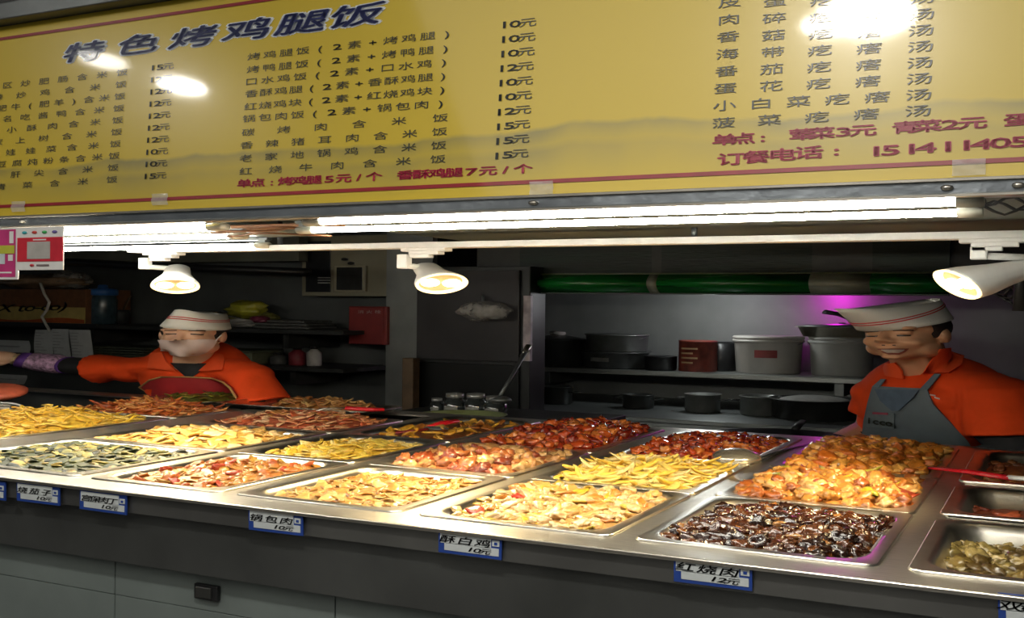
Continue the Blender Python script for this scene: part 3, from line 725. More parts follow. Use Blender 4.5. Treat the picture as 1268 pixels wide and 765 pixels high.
# greens on the ledge behind the red meat
d = None
gx = at(250, 516, 2.36)
def loose_pile(name, ctr_, rx, ry, hgt, label, cols_, pieces, seed):
    g = MB(); n = 20; rr = []
    for j in range(9):
        a = j/8*math.pi/2
        rr.append([V((ctr_.x+rx*math.cos(a)*math.cos(t)*(1+.1*hnoise(math.cos(t), math.sin(t), 3, seed)), ctr_.y+ry*math.cos(a)*math.sin(t), ctr_.z+hgt*math.sin(a)+.006*hnoise(t, j, 2, seed))) for t in [2*math.pi*k/n for k in range(n)]])
    g.loft(rr); g.build(name, foodmat(name+'_bed', cols_), label=label, cat='food', kind='stuff')
    for kind, size, cnt, pname, plabel, pc in pieces:
        rnd = random.Random(seed); pm = foodmat(name+'_'+pname, pc); ms = []
        for i in range(5):
            m = piece_mesh(kind, size, seed*9+i); m.materials.append(pm); ms.append(m)
        for i in range(cnt):
            r = math.sqrt(rnd.random())*.95; t = rnd.uniform(0, 6.28)
            o = bpy.data.objects.new(pname, ms[i % 5]); COL.objects.link(o)
            o.location = W((ctr_.x+rx*r*math.cos(t), ctr_.y+ry*r*math.sin(t), ctr_.z+hgt*math.sqrt(1-r*r)+.004))
            o.rotation_euler = (rnd.uniform(-.4, .4), rnd.uniform(-.4, .4), rnd.uniform(0, 6.28)); props(o, plabel, 'food', plabel+' pieces')
# dish of leafy greens behind
gp = at(252, 517, 2.29); gp.z = .92
pl = empty('steel_dish', (gp.x, gp.y, .9), 'shallow steel dish of leafy greens behind the red shredded meat', 'dish')
MB().lathe((gp.x, gp.y, .895), [(.11, 0), (.125, .012), (.14, .022), (.143, .024), (.138, .024), (.12, .012)], 28).build('bowl', PANST, pl)
loose_pile('leafy_greens', V((gp.x, gp.y, .908)), .115, .115, .03, 'dark leafy greens with yellow bits in a shallow dish behind the red meat', [(.06, .1, .015), (.12, .16, .02)],
           [('leaf', .034, 34, 'green_leaf_piece', 'dark green leaf piece in the dish behind the red meat', [(.05, .1, .012), (.1, .15, .02), (.3, .3, .04)])], 31)

# steel tray resting across the back, with brown meat
ta = at(262, 501, 2.28); tb = at(470, 490, 2.32)
tcx, tcz = (ta.x+tb.x)/2-.02, 1.0
def slanted_tray():
    x0, x1, y0, y1 = at(266, 508, 2.16).x, at(452, 507, 2.16).x, 2.16, 2.325
    zb_ = .908; zt_ = at(300, 501, 2.16).z
    t = empty('steel_tray', ((x0+x1)/2, (y0+y1)/2, zb_), 'steel tray of brown sliced meat resting behind the pork heap', 'tray')
    R = [rrect(x0+.012, x1-.012, y0+.012, y1-.012, .02, zb_), rrect(x0, x1, y0, y1, .025, zt_), rrect(x0-.008, x1+.008, y0-.008, y1+.008, .03, zt_+.001), rrect(x0-.008, x1+.008, y0-.008, y1+.008, .03, zt_+.004), rrect(x0+.003, x1-.003, y0+.003, y1-.003, .025, zt_+.003), rrect(x0+.014, x1-.014, y0+.014, y1-.014, .02, zb_+.003)]
    MB().loft(R).build('body', PANST, t)
    return x0, x1, y0, y1, zt_
tx0, tx1, ty0, ty1, tzt = slanted_tray()
loose_pile('brown_sliced_meat', V(((tx0+tx1)/2+.05, (ty0+ty1)/2, tzt-.014)), (tx1-tx0)/2-.07, .062, .045, 'brown sliced meat heaped in the raised back tray', [(.36, .17, .05), (.44, .24, .09), (.26, .1, .03)],
           [('slice', .034, 60, 'brown_meat_slice', 'brown meat slice on the raised back tray', [(.46, .24, .08), (.54, .34, .14), (.34, .14, .04), (.6, .42, .2)])], 33)

# ------------------------------------------------------------------ utensils
REDP = mat('red_plastic', (.62, .012, .02), .25, coat=.4)
def tongs(handle, jaw, label, r=.011):
    """handle, jaw: lists of points"""
    t = empty('serving_tongs', handle[0], label, 'tongs')
    MB().tube(handle, [r*.8]+[r]*(len(handle)-2)+[r*.9], 10).build('grip', REDP, t)
    for o in (-.006, .006):
        MB().tube([p+V((o, o, 0)) for p in jaw], [.005]+[.004]*(len(jaw)-2)+[.007], 8).build('arm', PANST, t)
tongs([at(476, 507, 2.12), at(455, 507, 2.1), at(428, 505, 2.08)], [at(428, 505, 2.08), at(405, 506, 2.06), at(380, 515, 2.04)], 'red handled tongs lying on the pork heap')
tongs([at(566, 521, 2.1), at(548, 524, 2.06), at(528, 531, 2.02)], [at(528, 531, 2.02), at(510, 536, 2.0), at(492, 546, 1.98)], 'red handled tongs standing in the yellow bean curd pan', .012)
t = empty('serving_spoon', at(455, 541, 1.93), 'dark red long handle lying over the corner of the yellow bean curd pan', 'spoon')
MB().tube([at(450, 541, 1.93), at(490, 536, 1.95), at(530, 531, 2.0)], .006, 8).build('handle', mat('dark_red_handle', (.2, .01, .012), .3, coat=.5), t)
MB().ell(at(540, 530, 2.02), (.03, .02, .008)).build('bowl', DSTEEL, t)
t = empty('serving_tongs', at(1240, 590, 1.95), 'long red and white tongs lying across the right pans', 'tongs')
MB().tube([at(1150, 579, 1.95), at(1200, 584, 1.9), at(1252, 592, 1.86)], [.006, .0085, .0085], 10).build('red_grip', REDP, t)
MB().tube([at(1250, 591, 1.862), at(1275, 593, 1.84), at(1330, 600, 1.8)], .0078, 10).build('white_grip', WHITE, t)
MB().tube([at(1118, 578, 1.98), at(1152, 579, 1.95)], [.009, .005], 8).build('tip', WHITE, t)
# ladle on the chilli chicken
lc = at(912, 567, 1.9)
t = empty('ladle', lc, 'upturned round steel ladle on the chilli chicken', 'ladle')
MB().ell(lc, (.044, .042, .038), None, 28, 16).build('bowl', mat('ladle_steel', (.62, .57, .47), .25, .85, .08, 12), t)
MB().tube([lc+V((.04, .02, .0)), at(975, 556, 2.1), at(1030, 545, 2.34)], [.006, .005, .006], 8).build('handle', BLACK, t)
# steel bowl and orange scoop at the left edge
bc = at(-6, 515, 1.9)
t = empty('ladle', bc, 'round steel ladle bowl tipped over the shredded potato at the left edge', 'ladle')
ax_ = V((.35, -.55, .6))
MB().lathe(bc, [(.02, -.06), (.055, -.045), (.075, -.012), (.08, .01), (.083, .012), (.078, .012), (.07, -.008), (.045, -.035), (.01, -.045)], 28, ax_).build('bowl', mat('polished_steel', (.7, .66, .58), .12, .95, .05), t)
MB().lathe(bc, [(.078, .008), (.085, .011), (.083, .015), (.076, .013)], 28, ax_, False, False).build('rim', WHITE, t)
oc = at(-4, 486, 2.0)
t = empty('scoop', oc, 'rounded orange plastic scoop poking in at the left edge', 'scoop')
MB().lathe(oc, [(.01, -.035), (.05, -.03), (.078, -.005), (.08, .012), (.06, .03), (.02, .038)], 24, (.2, -.3, .9)).build('bowl', mat('orange_plastic', (.75, .16, .08), .4), t)
MB().tube([oc+V((-.06, 0, .0)), oc+V((-.2, .0, .03))], .012, 8).build('handle', mat('orange_plastic', (.75, .16, .08), .4), t)

# ------------------------------------------------------------------ price cards on the fascia
TAGB = mat('tag_blue', (.02, .06, .3), .4); TAGW = mat('tag_white', (.62, .66, .66), .45, 0, .05); PEN = mat('pen_ink', (.01, .01, .012), .5)
tags = [(-46, 8, 605, '青菜', '10元', 'price card cut by the left edge of the picture'), (22, 75, 611, '烧茄子', '10元', 'second price card from the left, below the greens'), (100, 158, 621.5, '宫保肉丁', '10元', 'price card below the corner of the tomato and egg pan'),
        (309, 376, 646, '锅包肉', '10元', 'price card below the brown stew pan'), (544, 622, 673.5, '酥白鸡', '10元', 'price card below the pale chicken stew'), (835, 932, 709, '红烧肉', '12元', 'price card for red-braised pork below its pan'), (1236, 1336, 757, '双菇', '12元', 'price card below the mushroom pan at the right edge')]
for x0, x1, yc, s1_, s2_, lab in tags:
    Y = 1.146; a = at(x0, yc, Y); b = at(x1, yc, Y); cz = at((x0+x1)/2, yc, Y).z; w = b.x-a.x; h = .062; mx_ = (a.x+b.x)/2
    t = empty('price_card', (mx_, Y, cz-h/2), 'blue edged '+lab, 'price card', 'blue edged price cards on the counter front')
    tl = Matrix.Rotation(math.radians(random.uniform(-1.2, 1.2)), 3, 'Y')
    def q(u, v, l): return V((mx_, Y, cz)) + tl @ V((u*w, -l, v*h))
    def plate(u0, u1, v0, v1, l, nm, m, th=.0008):
        vs = [q(u0, v0, l), q(u1, v0, l), q(u1, v1, l), q(u0, v1, l), q(u0, v0, l+th), q(u1, v0, l+th), q(u1, v1, l+th), q(u0, v1, l+th)]
        MB().add(vs, [(0, 3, 2, 1), (4, 5, 6, 7), (0, 1, 5, 4), (1, 2, 6, 5), (2, 3, 7, 6), (3, 0, 4, 7)], False).build(nm, m, t)
    plate(-.5, .5, -.5, .5, 0, 'holder', TAGB, .002)
    plate(-.47, .34, -.06, .44, .002, 'paper', TAGW); plate(-.40, .46, -.36, -.04, .002, 'lower_paper', TAGW)
    plate(.36, .47, .05, .3, .0022, 'white_mark', TAGW); plate(.395, .44, .11, .22, .003, 'mark_centre', TAGB)
    g = MB(); n = len(s1_)
    text_into(g, s1_, q(-.34, .13, .003), q(-.34+.56*(n-1)/max(n-1, 2)+.0, .12, .003), h*.36, EX, V((0, 0, 1)), .012, lift=.0006, shear=.2, hs=.95); g.build('handwriting', PEN, t)
    g = MB(); text_into(g, s2_, q(.0, -.2, .003), q(.26, -.21, .003), h*.27, EX, V((0, 0, 1)), .008, lift=.0006, shear=.3, hs=.95); g.build('handwriting', PEN, t)

# ================================================================== BACKGROUND
def standing(name, label, cat, px, pybase, Y, prof, m, z=None, group=None, seg=28):
    """prof: (r, h) pairs in stall metres; first part called body"""
    p = at(px, pybase, Y)
    if z is not None: p.z = z
    t = empty(name, p, label, cat, group)
    MB().lathe(p, prof, seg).build('body', m, t)
    return t, p
POT = mat('dark_pot', (.05, .052, .05), .35, .6, .3, 10); POTL = mat('grey_pot', (.2, .21, .2), .35, .6, .25, 10)
PAIL = mat('white_pail', (.42, .40, .37), .5, 0, .12, 8); RUST = mat('dark_red_tin', (.2, .035, .02), .5, 0, .4, 20)
# back shelf
SHZ = at(900, 463, 3.42).z
shl = empty('wall_shelf', (-.2, 3.58, SHZ), 'long steel wall shelf holding pails and pots behind the man', 'shelf')
MB().box2((-1.75, 3.42, SHZ-.035), (1.22, 3.745, SHZ), .004).build('board', mat('shelf_steel', (.3, .31, .3), .4, .6, .15, 5), shl)
for x in (-1.6, -.6, .4, 1.1):
    MB().box2((x-.015, 3.46, SHZ-.13), (x+.015, 3.745, SHZ-.034), .002).build('bracket', DSTEEL, shl)
# back workbench
BZ = at(880, 522, 3.02).z
bn = empty('work_bench', (-.2, 3.3, 0), 'steel work bench along the back wall under the shelf', 'bench')
MB().box2((-1.66, 3.03, BZ-.03), (1.22, 3.745, BZ), .004).build('top', mat('bench_steel', (.24, .26, .26), .38, .6, .2, 4), bn)
MB().box2((-1.66, 3.04, .1), (1.22, 3.06, BZ-.03)).build('front_panel', mat('bench_front', (.26, .28, .28), .45, .5, .2, 4), bn)
for x in (-1.62, 1.19): MB().box2((x-.02, 3.06, 0), (x+.02, 3.7, BZ-.03)).build('side_leg', DSTEEL, bn)
def pail(px, w, hpx, Y, label, m, lid=True, red=False):
    p = at(px, 465, Y); Zc = (W(p)-V((0, 0, CZ))).dot(fw); r = w*Zc/F/SX/2; h = hpx*Zc/F/SZ
    t, p = standing('pail', label, 'bucket', px, 465, Y, [(r*.9, 0), (r*.93, .01), (r*.99, h*.85), (r, h*.86), (r*1.04, h*.87), (r*1.04, h*.93), (r, h*.94), (r, h)], m, SHZ, 'pails on the back shelf')
    MB().lathe(p+V((0, 0, h)), [(r*1.03, -.012), (r*1.05, .0), (r*1.0, .008), (r*.2, .009)], 28).build('lid', m, t)
    n = 12; MB().tube([p+V((r*1.05*math.cos(a), -r*1.05*math.sin(a)*.6-.0, h*.9-.05*math.sin(a))) for a in [math.pi*i/n for i in range(n+1)]], .003, 6).build('handle', DSTEEL, t)
    return t, p, r, h
t, p, r, h = pail(951, 84, 44, 3.58, 'white lidded plastic pail with a small red sticker on the back shelf', PAIL)
g = MB(); n = 5
g.loft([[p+V((r*.985*math.cos(a), r*.985*math.sin(a), h*z)) for a in [math.radians(-100+38*i/n) for i in range(n+1)]] for z in (.45, .66)], False, False, False); g.build('red_sticker', mat('sticker_red', (.25, .03, .03), .5), t, 'small red sticker')
t, p, r, h = pail(1042, 78, 46, 3.58, 'grey white plastic pail under the metal box, next to the man', mat('greyish_pail', (.34, .34, .32), .5, 0, .12, 8))
bx = empty('steel_box', (p.x, p.y, p.z+h+.01), 'shallow steel box standing on the pail next to the man', 'box')
R = [rrect(p.x-.11, p.x+.11, p.y-.08, p.y+.08, .02, p.z+h+.01), rrect(p.x-.125, p.x+.125, p.y-.09, p.y+.09, .025, p.z+h+.075), rrect(p.x-.135, p.x+.135, p.y-.1, p.y+.1, .03, p.z+h+.077), rrect(p.x-.135, p.x+.135, p.y-.1, p.y+.1, .03, p.z+h+.08)]
MB().loft(R).build('body', PANST, bx)
MB().lathe((p.x, p.y, p.z+h+.08), [(.14, 0), (.145, .004), (.05, .018), (.012, .02), (.012, .03)], 28).build('lid', DSTEEL, bx)
t, p = standing('tin_can', 'dark red tin can with pale lettering on the back shelf', 'can', 864, 457, 3.52, [(.062, 0), (.064, .004), (.064, .215), (.066, .22), (.06, .225), (.02, .226)], RUST, SHZ)
for i in range(4):
    g = MB(); g.loft([[p+V((.0648*math.cos(a), .0648*math.sin(a), .06+.034*i+dz)) for a in [math.radians(-130+14*j) for j in range(4+i % 2)]] for dz in (0, .012)], False, False, False); g.build('printed_line', mat('tin_print', (.45, .3, .15), .5), t)
standing('black_jar', 'black jar standing right behind the red tin can', 'jar', 893, 457, 3.6, [(.05, 0), (.055, .01), (.055, .2), (.04, .215), (.01, .216)], BLACK, SHZ)
t, p = standing('stock_pot', 'tall dark pot with a pale lid knob at the left end of the back shelf', 'pot', 690, 452, 3.52, [(.1, 0), (.105, .008), (.105, .2), (.11, .205), (.11, .21), (.1, .215), (.03, .24)], POT, SHZ, 'dark pots on the back shelf')
MB().lathe(p, [(.02, .235), (.03, .25), (.028, .265), (.01, .27)], 18).build('lid_knob', PAIL, t)  # white highlight on the knob put into its pale colour
MB().tube([p+V((-.105, -.02, .17)), p+V((-.14, -.03, .17)), p+V((-.14, .03, .17)), p+V((-.105, .02, .17))], .006, 8).build('handle', POT, t)
t, p = standing('stock_pot', 'wide dark pot with a worn emblem, bottom of the stack of two', 'pot', 762, 455, 3.54, [(.105, 0), (.112, .01), (.118, .115), (.125, .118), (.125, .125), (.11, .126)], mat('charcoal_pot', (.09, .095, .095), .4, .5, .3, 10), SHZ, 'dark pots on the back shelf')
g = MB(); g.loft([[p+V((.117*math.cos(a), .117*math.sin(a), z)) for a in [math.radians(-115+7*j) for j in range(6)]] for z in (.055, .085)], False, False, False); g.build('worn_emblem', mat('worn_print', (.2, .2, .19), .5), t)
t, p = standing('stock_pot', 'lighter grey pot on top of the wide dark pot', 'pot', 764, 428, 3.54, [(.1, 0), (.105, .006), (.108, .12), (.114, .122), (.114, .13), (.1, .131), (.02, .14)], POTL, SHZ+.127, 'dark pots on the back shelf')
n = 12; MB().tube([p+V((.11*math.cos(a), -.11*math.sin(a)*.8, .115-.04*math.sin(a))) for a in [math.pi*i/n for i in range(n+1)]], .0025, 6).build('handle', DSTEEL, t)
standing('small_pot', 'small black pot beside the stack of two pots', 'pot', 818, 457, 3.5, [(.05, 0), (.055, .01), (.056, .1), (.06, .102), (.05, .106), (.01, .11)], BLACK, SHZ)
# pots on the bench
for px, w, h, lab, m in ((790, .05, .09, 'small steel pot, leftmost on the back bench', POT), (870, .055, .115, 'upright steel pot in the middle of the back bench', POTL), (941, .06, .12, 'steel pot beside the wide pot on the back bench', POTL), (1008, .125, .12, 'wide dark pot filled with white rice noodles on the back bench', POT), (690, .05, .12, 'dim steel pot at the left end of the back bench', POT)):
    t, p = standing('cooking_pot', lab, 'pot', px, 520, 3.3, [(w*.94, 0), (w, .008), (w, h), (w*1.07, h+.002), (w*1.07, h+.007), (w*.95, h+.007), (w*.93, h-.02)], m, BZ, 'pots on the back bench')
    for s in (-1, 1): MB().tube([p+V((s*w, -.02, h*.75)), p+V((s*(w+.025), -.02, h*.78)), p+V((s*(w+.025), .02, h*.78)), p+V((s*w, .02, h*.75))], .004, 8).build('handle', POT, t)
    if w > .1:
        g = MB(); g.ell(p+V((0, 0, h-.01)), (w*.85, w*.85, .035), None, 20, 10); g.build('white_noodles', mat('noodle_white', (.5, .5, .48), .5, bump=.6, bscale=30), label='heap of white rice noodles in the wide pot on the back bench', cat='food', kind='stuff')
# stove with wok
wk = at(965, 541, 2.72)
sv = empty('stove', (wk.x, 2.74, 0), 'dark stove block under the wok behind the pans', 'stove')
MB().box2((wk.x-.1, 2.56, .0), (wk.x+.1, 2.98, wk.z-.13), .005).build('body', DARK, sv)
MB().lathe((wk.x, 2.72, wk.z-.13), [(.1, 0), (.13, .05), (.11, .05), (.08, .0)], 24).build('burner_ring', BLACK, sv)
w_ = empty('wok', (wk.x, 2.72, wk.z-.1), 'black round wok on the stove next to the man', 'wok')
MB().lathe((wk.x, 2.72, wk.z), [(.03, -.1), (.1, -.085), (.16, -.04), (.185, .0), (.19, .003), (.183, .003), (.155, -.035), (.09, -.08), (.02, -.093)], 32).build('bowl', mat('wok_iron', (.02, .02, .02), .3, .6), w_)
MB().tube([(wk.x-.0, 2.9, wk.z), (wk.x+.0, 2.95, wk.z+.02), (wk.x-.0, 3.0, wk.z+.03)], .012, 8).build('handle', BLACK, w_)
hp = [at(798, 547, 2.55), at(798, 536, 2.55), at(806, 530, 2.55), at(828, 531, 2.55), at(838, 537, 2.55), at(838, 549, 2.55)]
hb = at(818, 556, 2.55)
w2 = empty('lidded_pan', hb, 'black pan with a looped handle behind the dark red chicken', 'pan')
MB().tube(hp, .005, 8).build('handle', BLACK, w2)
MB().lathe((hb.x, hb.y+.03, hb.z-.04), [(.1, 0), (.12, .05), (.125, .055), (.02, .06)], 28).build('body', BLACK, w2)
MB().box2((hb.x-.14, 2.44, 0), (hb.x+.14, 2.7, hb.z-.042), .004).build('side_table', DARK, label='low dark stand under the black pan with a looped handle', cat='stand')

# hood with its green film
HY = 2.98; hz = at(850, 363, HY).z
hx = lambda px: at(px, 362, HY).x
hd = empty('range_hood', (-.3, 3.3, hz), 'big range hood wrapped in dark green and clear plastic film', 'hood')
MB().box2((hx(585), HY+.03, hz+.02), (1.2, 3.74, 2.3), .004).build('canopy', DARK, hd)
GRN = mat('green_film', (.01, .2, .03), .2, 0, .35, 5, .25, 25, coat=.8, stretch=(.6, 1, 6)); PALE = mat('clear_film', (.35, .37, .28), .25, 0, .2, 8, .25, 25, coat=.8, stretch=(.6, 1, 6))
SHADED_GRN = mat('shaded_green_film', (.004, .014, .007), .5, 0, .4, 5, .2, 25, coat=.1, stretch=(.6, 1, 6))  # upper green film: the recess shade is put into its colour
edges = [(588, 641, PALE, 'clear_film_panel'), (641, 805, GRN, 'green_film_panel'), (805, 817, PALE, 'clear_film_panel'), (817, 1004, GRN, 'green_film_panel'), (1004, 1079, PALE, 'clear_film_panel'), (1079, 1175, GRN, 'green_film_panel')]
for a, b, m, nm in edges:
    xa_, xb_ = hx(a), hx(b); rings = []
    for i in range(2):
        x = (xa_, xb_)[i]
        rings.append([V((x, HY+.02, hz+.0))]+[V((x, HY-.035*math.sin(math.pi*t)+.0, hz+.125*t)) for t in [k/8 for k in range(9)]]+[V((x, HY+.02, hz+.13))])
    MB().loft(rings).build(nm, m, hd)
    MB().box2((xa_, HY+.012, hz+.125), (xb_, HY+.028, 1.98)).build('upper_'+nm, mat('shaded_clear_film', (.03, .03, .025), .5, coat=.1) if m is PALE else SHADED_GRN, hd)  # upper panels take film colours darkened to stand for the recess shade
MB().box2((hx(588), HY-.012, hz+.118), (hx(1175), HY+.012, hz+.128), .003).build('seam_strip', mat('seam', (.12, .14, .06), .3), hd)
MB().box2((hx(588), HY-.005, hz-.008), (hx(1175), HY+.03, hz+.002), .002).build('bottom_edge', BLACK, hd)
# violet insect lamp and a small lamp inside the hood
vp = at(1035, 366, 3.69); vp.z += .045
vt = empty('insect_lamp', vp, 'violet insect lamp under the hood behind the man', 'lamp')
MB().tube([vp-V((.13, 0, 0)), vp+V((.13, 0, 0))], .009, 12).build('violet_tube', mat('violet_glow', (.6, .05, 1), emit=6, ecol=(.8, .03, .75)), vt)
MB().box(vp+V((0, .03, .03)), (.32, .03, .03), None, .004).build('housing', WHITE, vt)
Lv = bpy.data.lights.new('violet_light', 'POINT'); Lv.energy = VIOLET_W; Lv.color = (.95, .02, .8); Lv.shadow_soft_size = .05
o = bpy.data.objects.new('violet_light', Lv); COL.objects.link(o); o.parent = vt; o.location = W(vp+V((0, -.02, -.03)))-V(vt.location)
kp = V((at(880, 380, 3.45).x, 3.45, vp.z+.03))
kt = empty('hood_lamp', kp, 'small white lamp inside the range hood above the shelf', 'lamp')
MB().lathe(kp, [(.05, .03), (.055, .0), (.05, -.005), (.02, -.02)], 20).build('shade', mat('hood_glow', (1, .97, .9), emit=6), kt)
Lk = bpy.data.lights.new('hood_light', 'POINT'); Lk.energy = HOOD_W; Lk.color = (.95, 1, .98); Lk.shadow_soft_size = .08
o = bpy.data.objects.new('hood_light', Lk); COL.objects.link(o); o.parent = kt; o.location = V((0, 0, -.04))

# steel cabinet between the two workers
cx0, cx1 = at(516, 420, 2.9).x, at(656, 420, 2.9).x
cb = empty('steel_cabinet', ((cx0+cx1)/2, 3.1, 0), 'tall dark steel cabinet in the middle behind the counter', 'cabinet')
MB().box2((cx0, 2.9, 0), (cx1, 3.01, at(585, 330, 2.9).z), .004).build('body', mat('cabinet_steel', (.03, .031, .031), .4, .6, .3, 3), cb)
cm = (cx0+cx1)/2-.02
MB().box2((cx0+.006, 2.888, .5), (cx1-.03, 2.899, at(585, 450, 2.9).z), .003).build('lower_door', mat('cabinet_door', (.014, .015, .015), .35, .6, .3, 3), cb)
MB().box2((cx0+.006, 2.888, at(585, 446, 2.9).z), (cx1-.03, 2.899, at(585, 335, 2.9).z), .003).build('upper_door', mat('cabinet_door_upper', (.03, .028, .03), .5, .4, .4, 3), cb)
a_ = at(653, 366, 2.885); b_ = at(653, 447, 2.885)
MB().box2((a_.x-.012, 2.883, b_.z), (a_.x+.012, 2.898, a_.z), .001).build('pale_edge_strip', mat('edge_strip', (.42, .36, .38), .5, 0, .4, 20), cb)
a_ = at(484, 360, 3.0); b_ = at(514, 500, 3.0)
MB().box2((at(478, 400, 3.0).x, 3.0, 0), (cx0-.005, 3.03, 2.2)).build('partition', mat('panel_steel', (.26, .27, .26), .4, .6, .3, 3), label='narrow upright steel partition left of the dark cabinet', cat='partition')
a_ = at(509, 443, 2.84); b_ = at(509, 505, 2.84)
MB().box2((a_.x-.02, 2.82, .0), (a_.x+.02, 2.86, a_.z), .004).build('wooden_post', mat('post_wood', (.1, .06, .03), .6, 0, .3, 20), label='short brown wooden post in front of the dark cabinet', cat='post')
# crumpled clear bag hanging on the cabinet
def crumple(name, c, r, m, label, seed, amp=.25, seg=26, rings=16):
    g = MB(); g.ell((0, 0, 0), (1, 1, 1), None, seg, rings)
    g.v = [V(c)+V((p.x*r[0], p.y*r[1], p.z*r[2]))*(1+amp*noise.noise(p*2.2+V((seed, 0, 0)))+amp*.7*abs(noise.noise(p*5+V((0, seed, 0))))) for p in g.v]
    o = g.build(name, m, label=label, cat='bag'); return o
CLEAR = mat('clear_bag', (.55, .52, .48), .12, 0, .4, 20, .8, 25, coat=.6, alpha=.45)
MB().tube([at(598, 372, 2.885), at(598, 366, 2.86), at(598, 372, 2.85)], .004, 6).build('hook', DSTEEL, cb)
crumple('plastic_bag', at(598, 385, 2.838), (.085, .05, .06), CLEAR, 'crumpled clear plastic bag hanging on the dark cabinet', 3)
# jars in front of the cabinet
GLASS = mat('dark_glass', (.03, .035, .035), .1, 0, .3, coat=.8)
js = at(590, 513, 2.62)
MB().box2((js.x-.25, 2.5, 0), (js.x+.35, 2.85, js.z-.004), .004).build('side_table', DARK, label='dark table carrying the seasoning jars', cat='table')
for px, hgt, lab in ((563, .125, 'dark glass seasoning jar, leftmost of three'), (589, .13, 'dark glass seasoning jar in the middle of three'), (613, .12, 'dark glass seasoning jar, rightmost of three'), (541, .09, 'small glass bottle left of the seasoning jars')):
    r = .033 if hgt > .1 else .02
    t, p = standing('seasoning_jar', lab, 'jar', px, 512, 2.6, [(r*.9, 0), (r, .005), (r, hgt*.6), (r*.7, hgt*.75), (r*.68, hgt*.8)], GLASS, js.z, 'seasoning jars')
    MB().lathe(p, [(r*.75, hgt*.8), (r*.78, hgt*.82), (r*.76, hgt), (r*.3, hgt*1.03)], 18).build('lid', mat('jar_lid', (.3, .3, .29), .3, .5), t)
    g = MB(); g.loft([[p+V((r*1.02*math.cos(a), r*1.02*math.sin(a), z)) for a in [math.radians(-120+12*j) for j in range(7)]] for z in (hgt*.12, hgt*.42)], False, False, False); g.build('paper_label', mat('jar_label', (.22, .22, .2), .5), t)
bp_ = at(573, 524, 2.40)
t = empty('bowl', bp_, 'pale green bowl behind the yellow bean curd pan', 'bowl')
MB().lathe(bp_, [(.05, 0), (.055, .004), (.1, .035), (.112, .05), (.114, .052), (.108, .05), (.09, .03), (.03, .01)], 28).build('body', mat('green_bowl', (.26, .3, .12), .3, coat=.4), t)
MB().box2((bp_.x-.1, 2.36, .87), (bp_.x+.1, 2.46, bp_.z-.002), .003).build('bowl_stand', DARK, label='dark block under the pale green bowl', cat='block')
# long ladle handle leaning by the cabinet
t = empty('ladle', at(620, 488, 2.6), 'long steel ladle leaning up in front of the cabinet', 'ladle')
MB().tube([at(618, 492, 2.6), at(636, 462, 2.7), at(652, 432, 2.78)], [.007, .006, .009], 8).build('handle', DSTEEL, t)
MB().ell(at(618, 495, 2.6), (.035, .03, .025)).build('bowl', DSTEEL, t)
MB().tube([at(647, 441, 2.76), at(655, 427, 2.79)], .010, 8).build('highlight_end', PANST, t)  # brighter steel puts the handle's highlight into its colour

# ------------------------------------------------------------------ left corner
LZ = at(60, 401, 2.86).z
ls = empty('wall_shelf', (-3.2, 3.0, LZ), 'dark shelf at left holding the carton and the blue capped bottle', 'shelf')
MB().box2((-4.6, 2.86, LZ-.03), (at(425, 398, 2.86).x, 3.19, LZ), .003).build('board', DARK, ls)
for x in (-4.2, -3.2, -2.3): MB().box2((x-.012, 2.9, LZ-.14), (x+.012, 3.19, LZ-.03)).build('bracket', DARK, ls)
L2 = at(240, 449, 2.9).z
l2 = empty('wall_shelf', (-3.2, 3.0, L2), 'lower dark shelf behind the woman', 'shelf')
MB().box2((-4.6, 2.9, L2-.03), (at(425, 445, 2.9).x, 3.19, L2), .003).build('board', DARK, l2)
for x in (-4.2, -3.2, -2.3): MB().box2((x-.012, 2.94, L2-.14), (x+.012, 3.19, L2-.03)).build('bracket', DARK, l2)
# carton
a_ = at(-40, 358, 2.9); b_ = at(106, 400, 2.9)
BX0, BX1, BH = a_.x, b_.x, at(60, 358, 2.9).z-LZ
ct = empty('carton', ((BX0+BX1)/2, 3.0, LZ), 'brown cardboard carton with a yellow printed band on the left shelf', 'carton')
MB().box2((BX0, 2.9, LZ), (BX1, 3.12, LZ+BH), .003).build('body', mat('carton_brown', (.16, .065, .025), .7, 0, .15), ct)
MB().box2((BX0, 2.897, LZ+BH*.02), (BX1-.002, 2.9, LZ+BH*.48)).build('yellow_band', mat('carton_yellow', (.5, .38, .12), .6), ct)
g = MB(); n = 24
g.loft([[V((BX0+(BX1-BX0-.002)*i/n, 2.8955, LZ+BH*.03)) for i in range(n+1)], [V((BX0+(BX1-BX0-.002)*i/n, 2.8955, LZ+BH*(.13+.05*math.sin(i*.35+1)))) for i in range(n+1)]], False, False, False); g.build('orange_wave', mat('carton_orange', (.45, .1, .02), .6), ct)
g = MB(); text_into(g, 'X to-oo)', at(8, 381, 2.896), at(80, 378.5, 2.896), BH*.42, EX, V((0, 0, 1)), .0, shear=.35, hs=.8); g.build('lettering', INK, ct)
pc = crumple('plastic_bag', at(48, 349, 2.98)+V((0, 0, .0)), (.24, .07, .06), mat('tan_bag', (.3, .2, .12), .3, 0, .4, 12, .8, 20, coat=.4), 'crumpled tan plastic bag lying on the carton', 8, .3)
pc.location.z = (LZ+BH+.002)*SZ
crumple('plastic_bag', at(88, 349, 3.0), (.09, .06, .07), CLEAR, 'grey clear plastic bag lying at the right end of the carton top', 12, .3).location.z = (LZ+BH+.002)*SZ
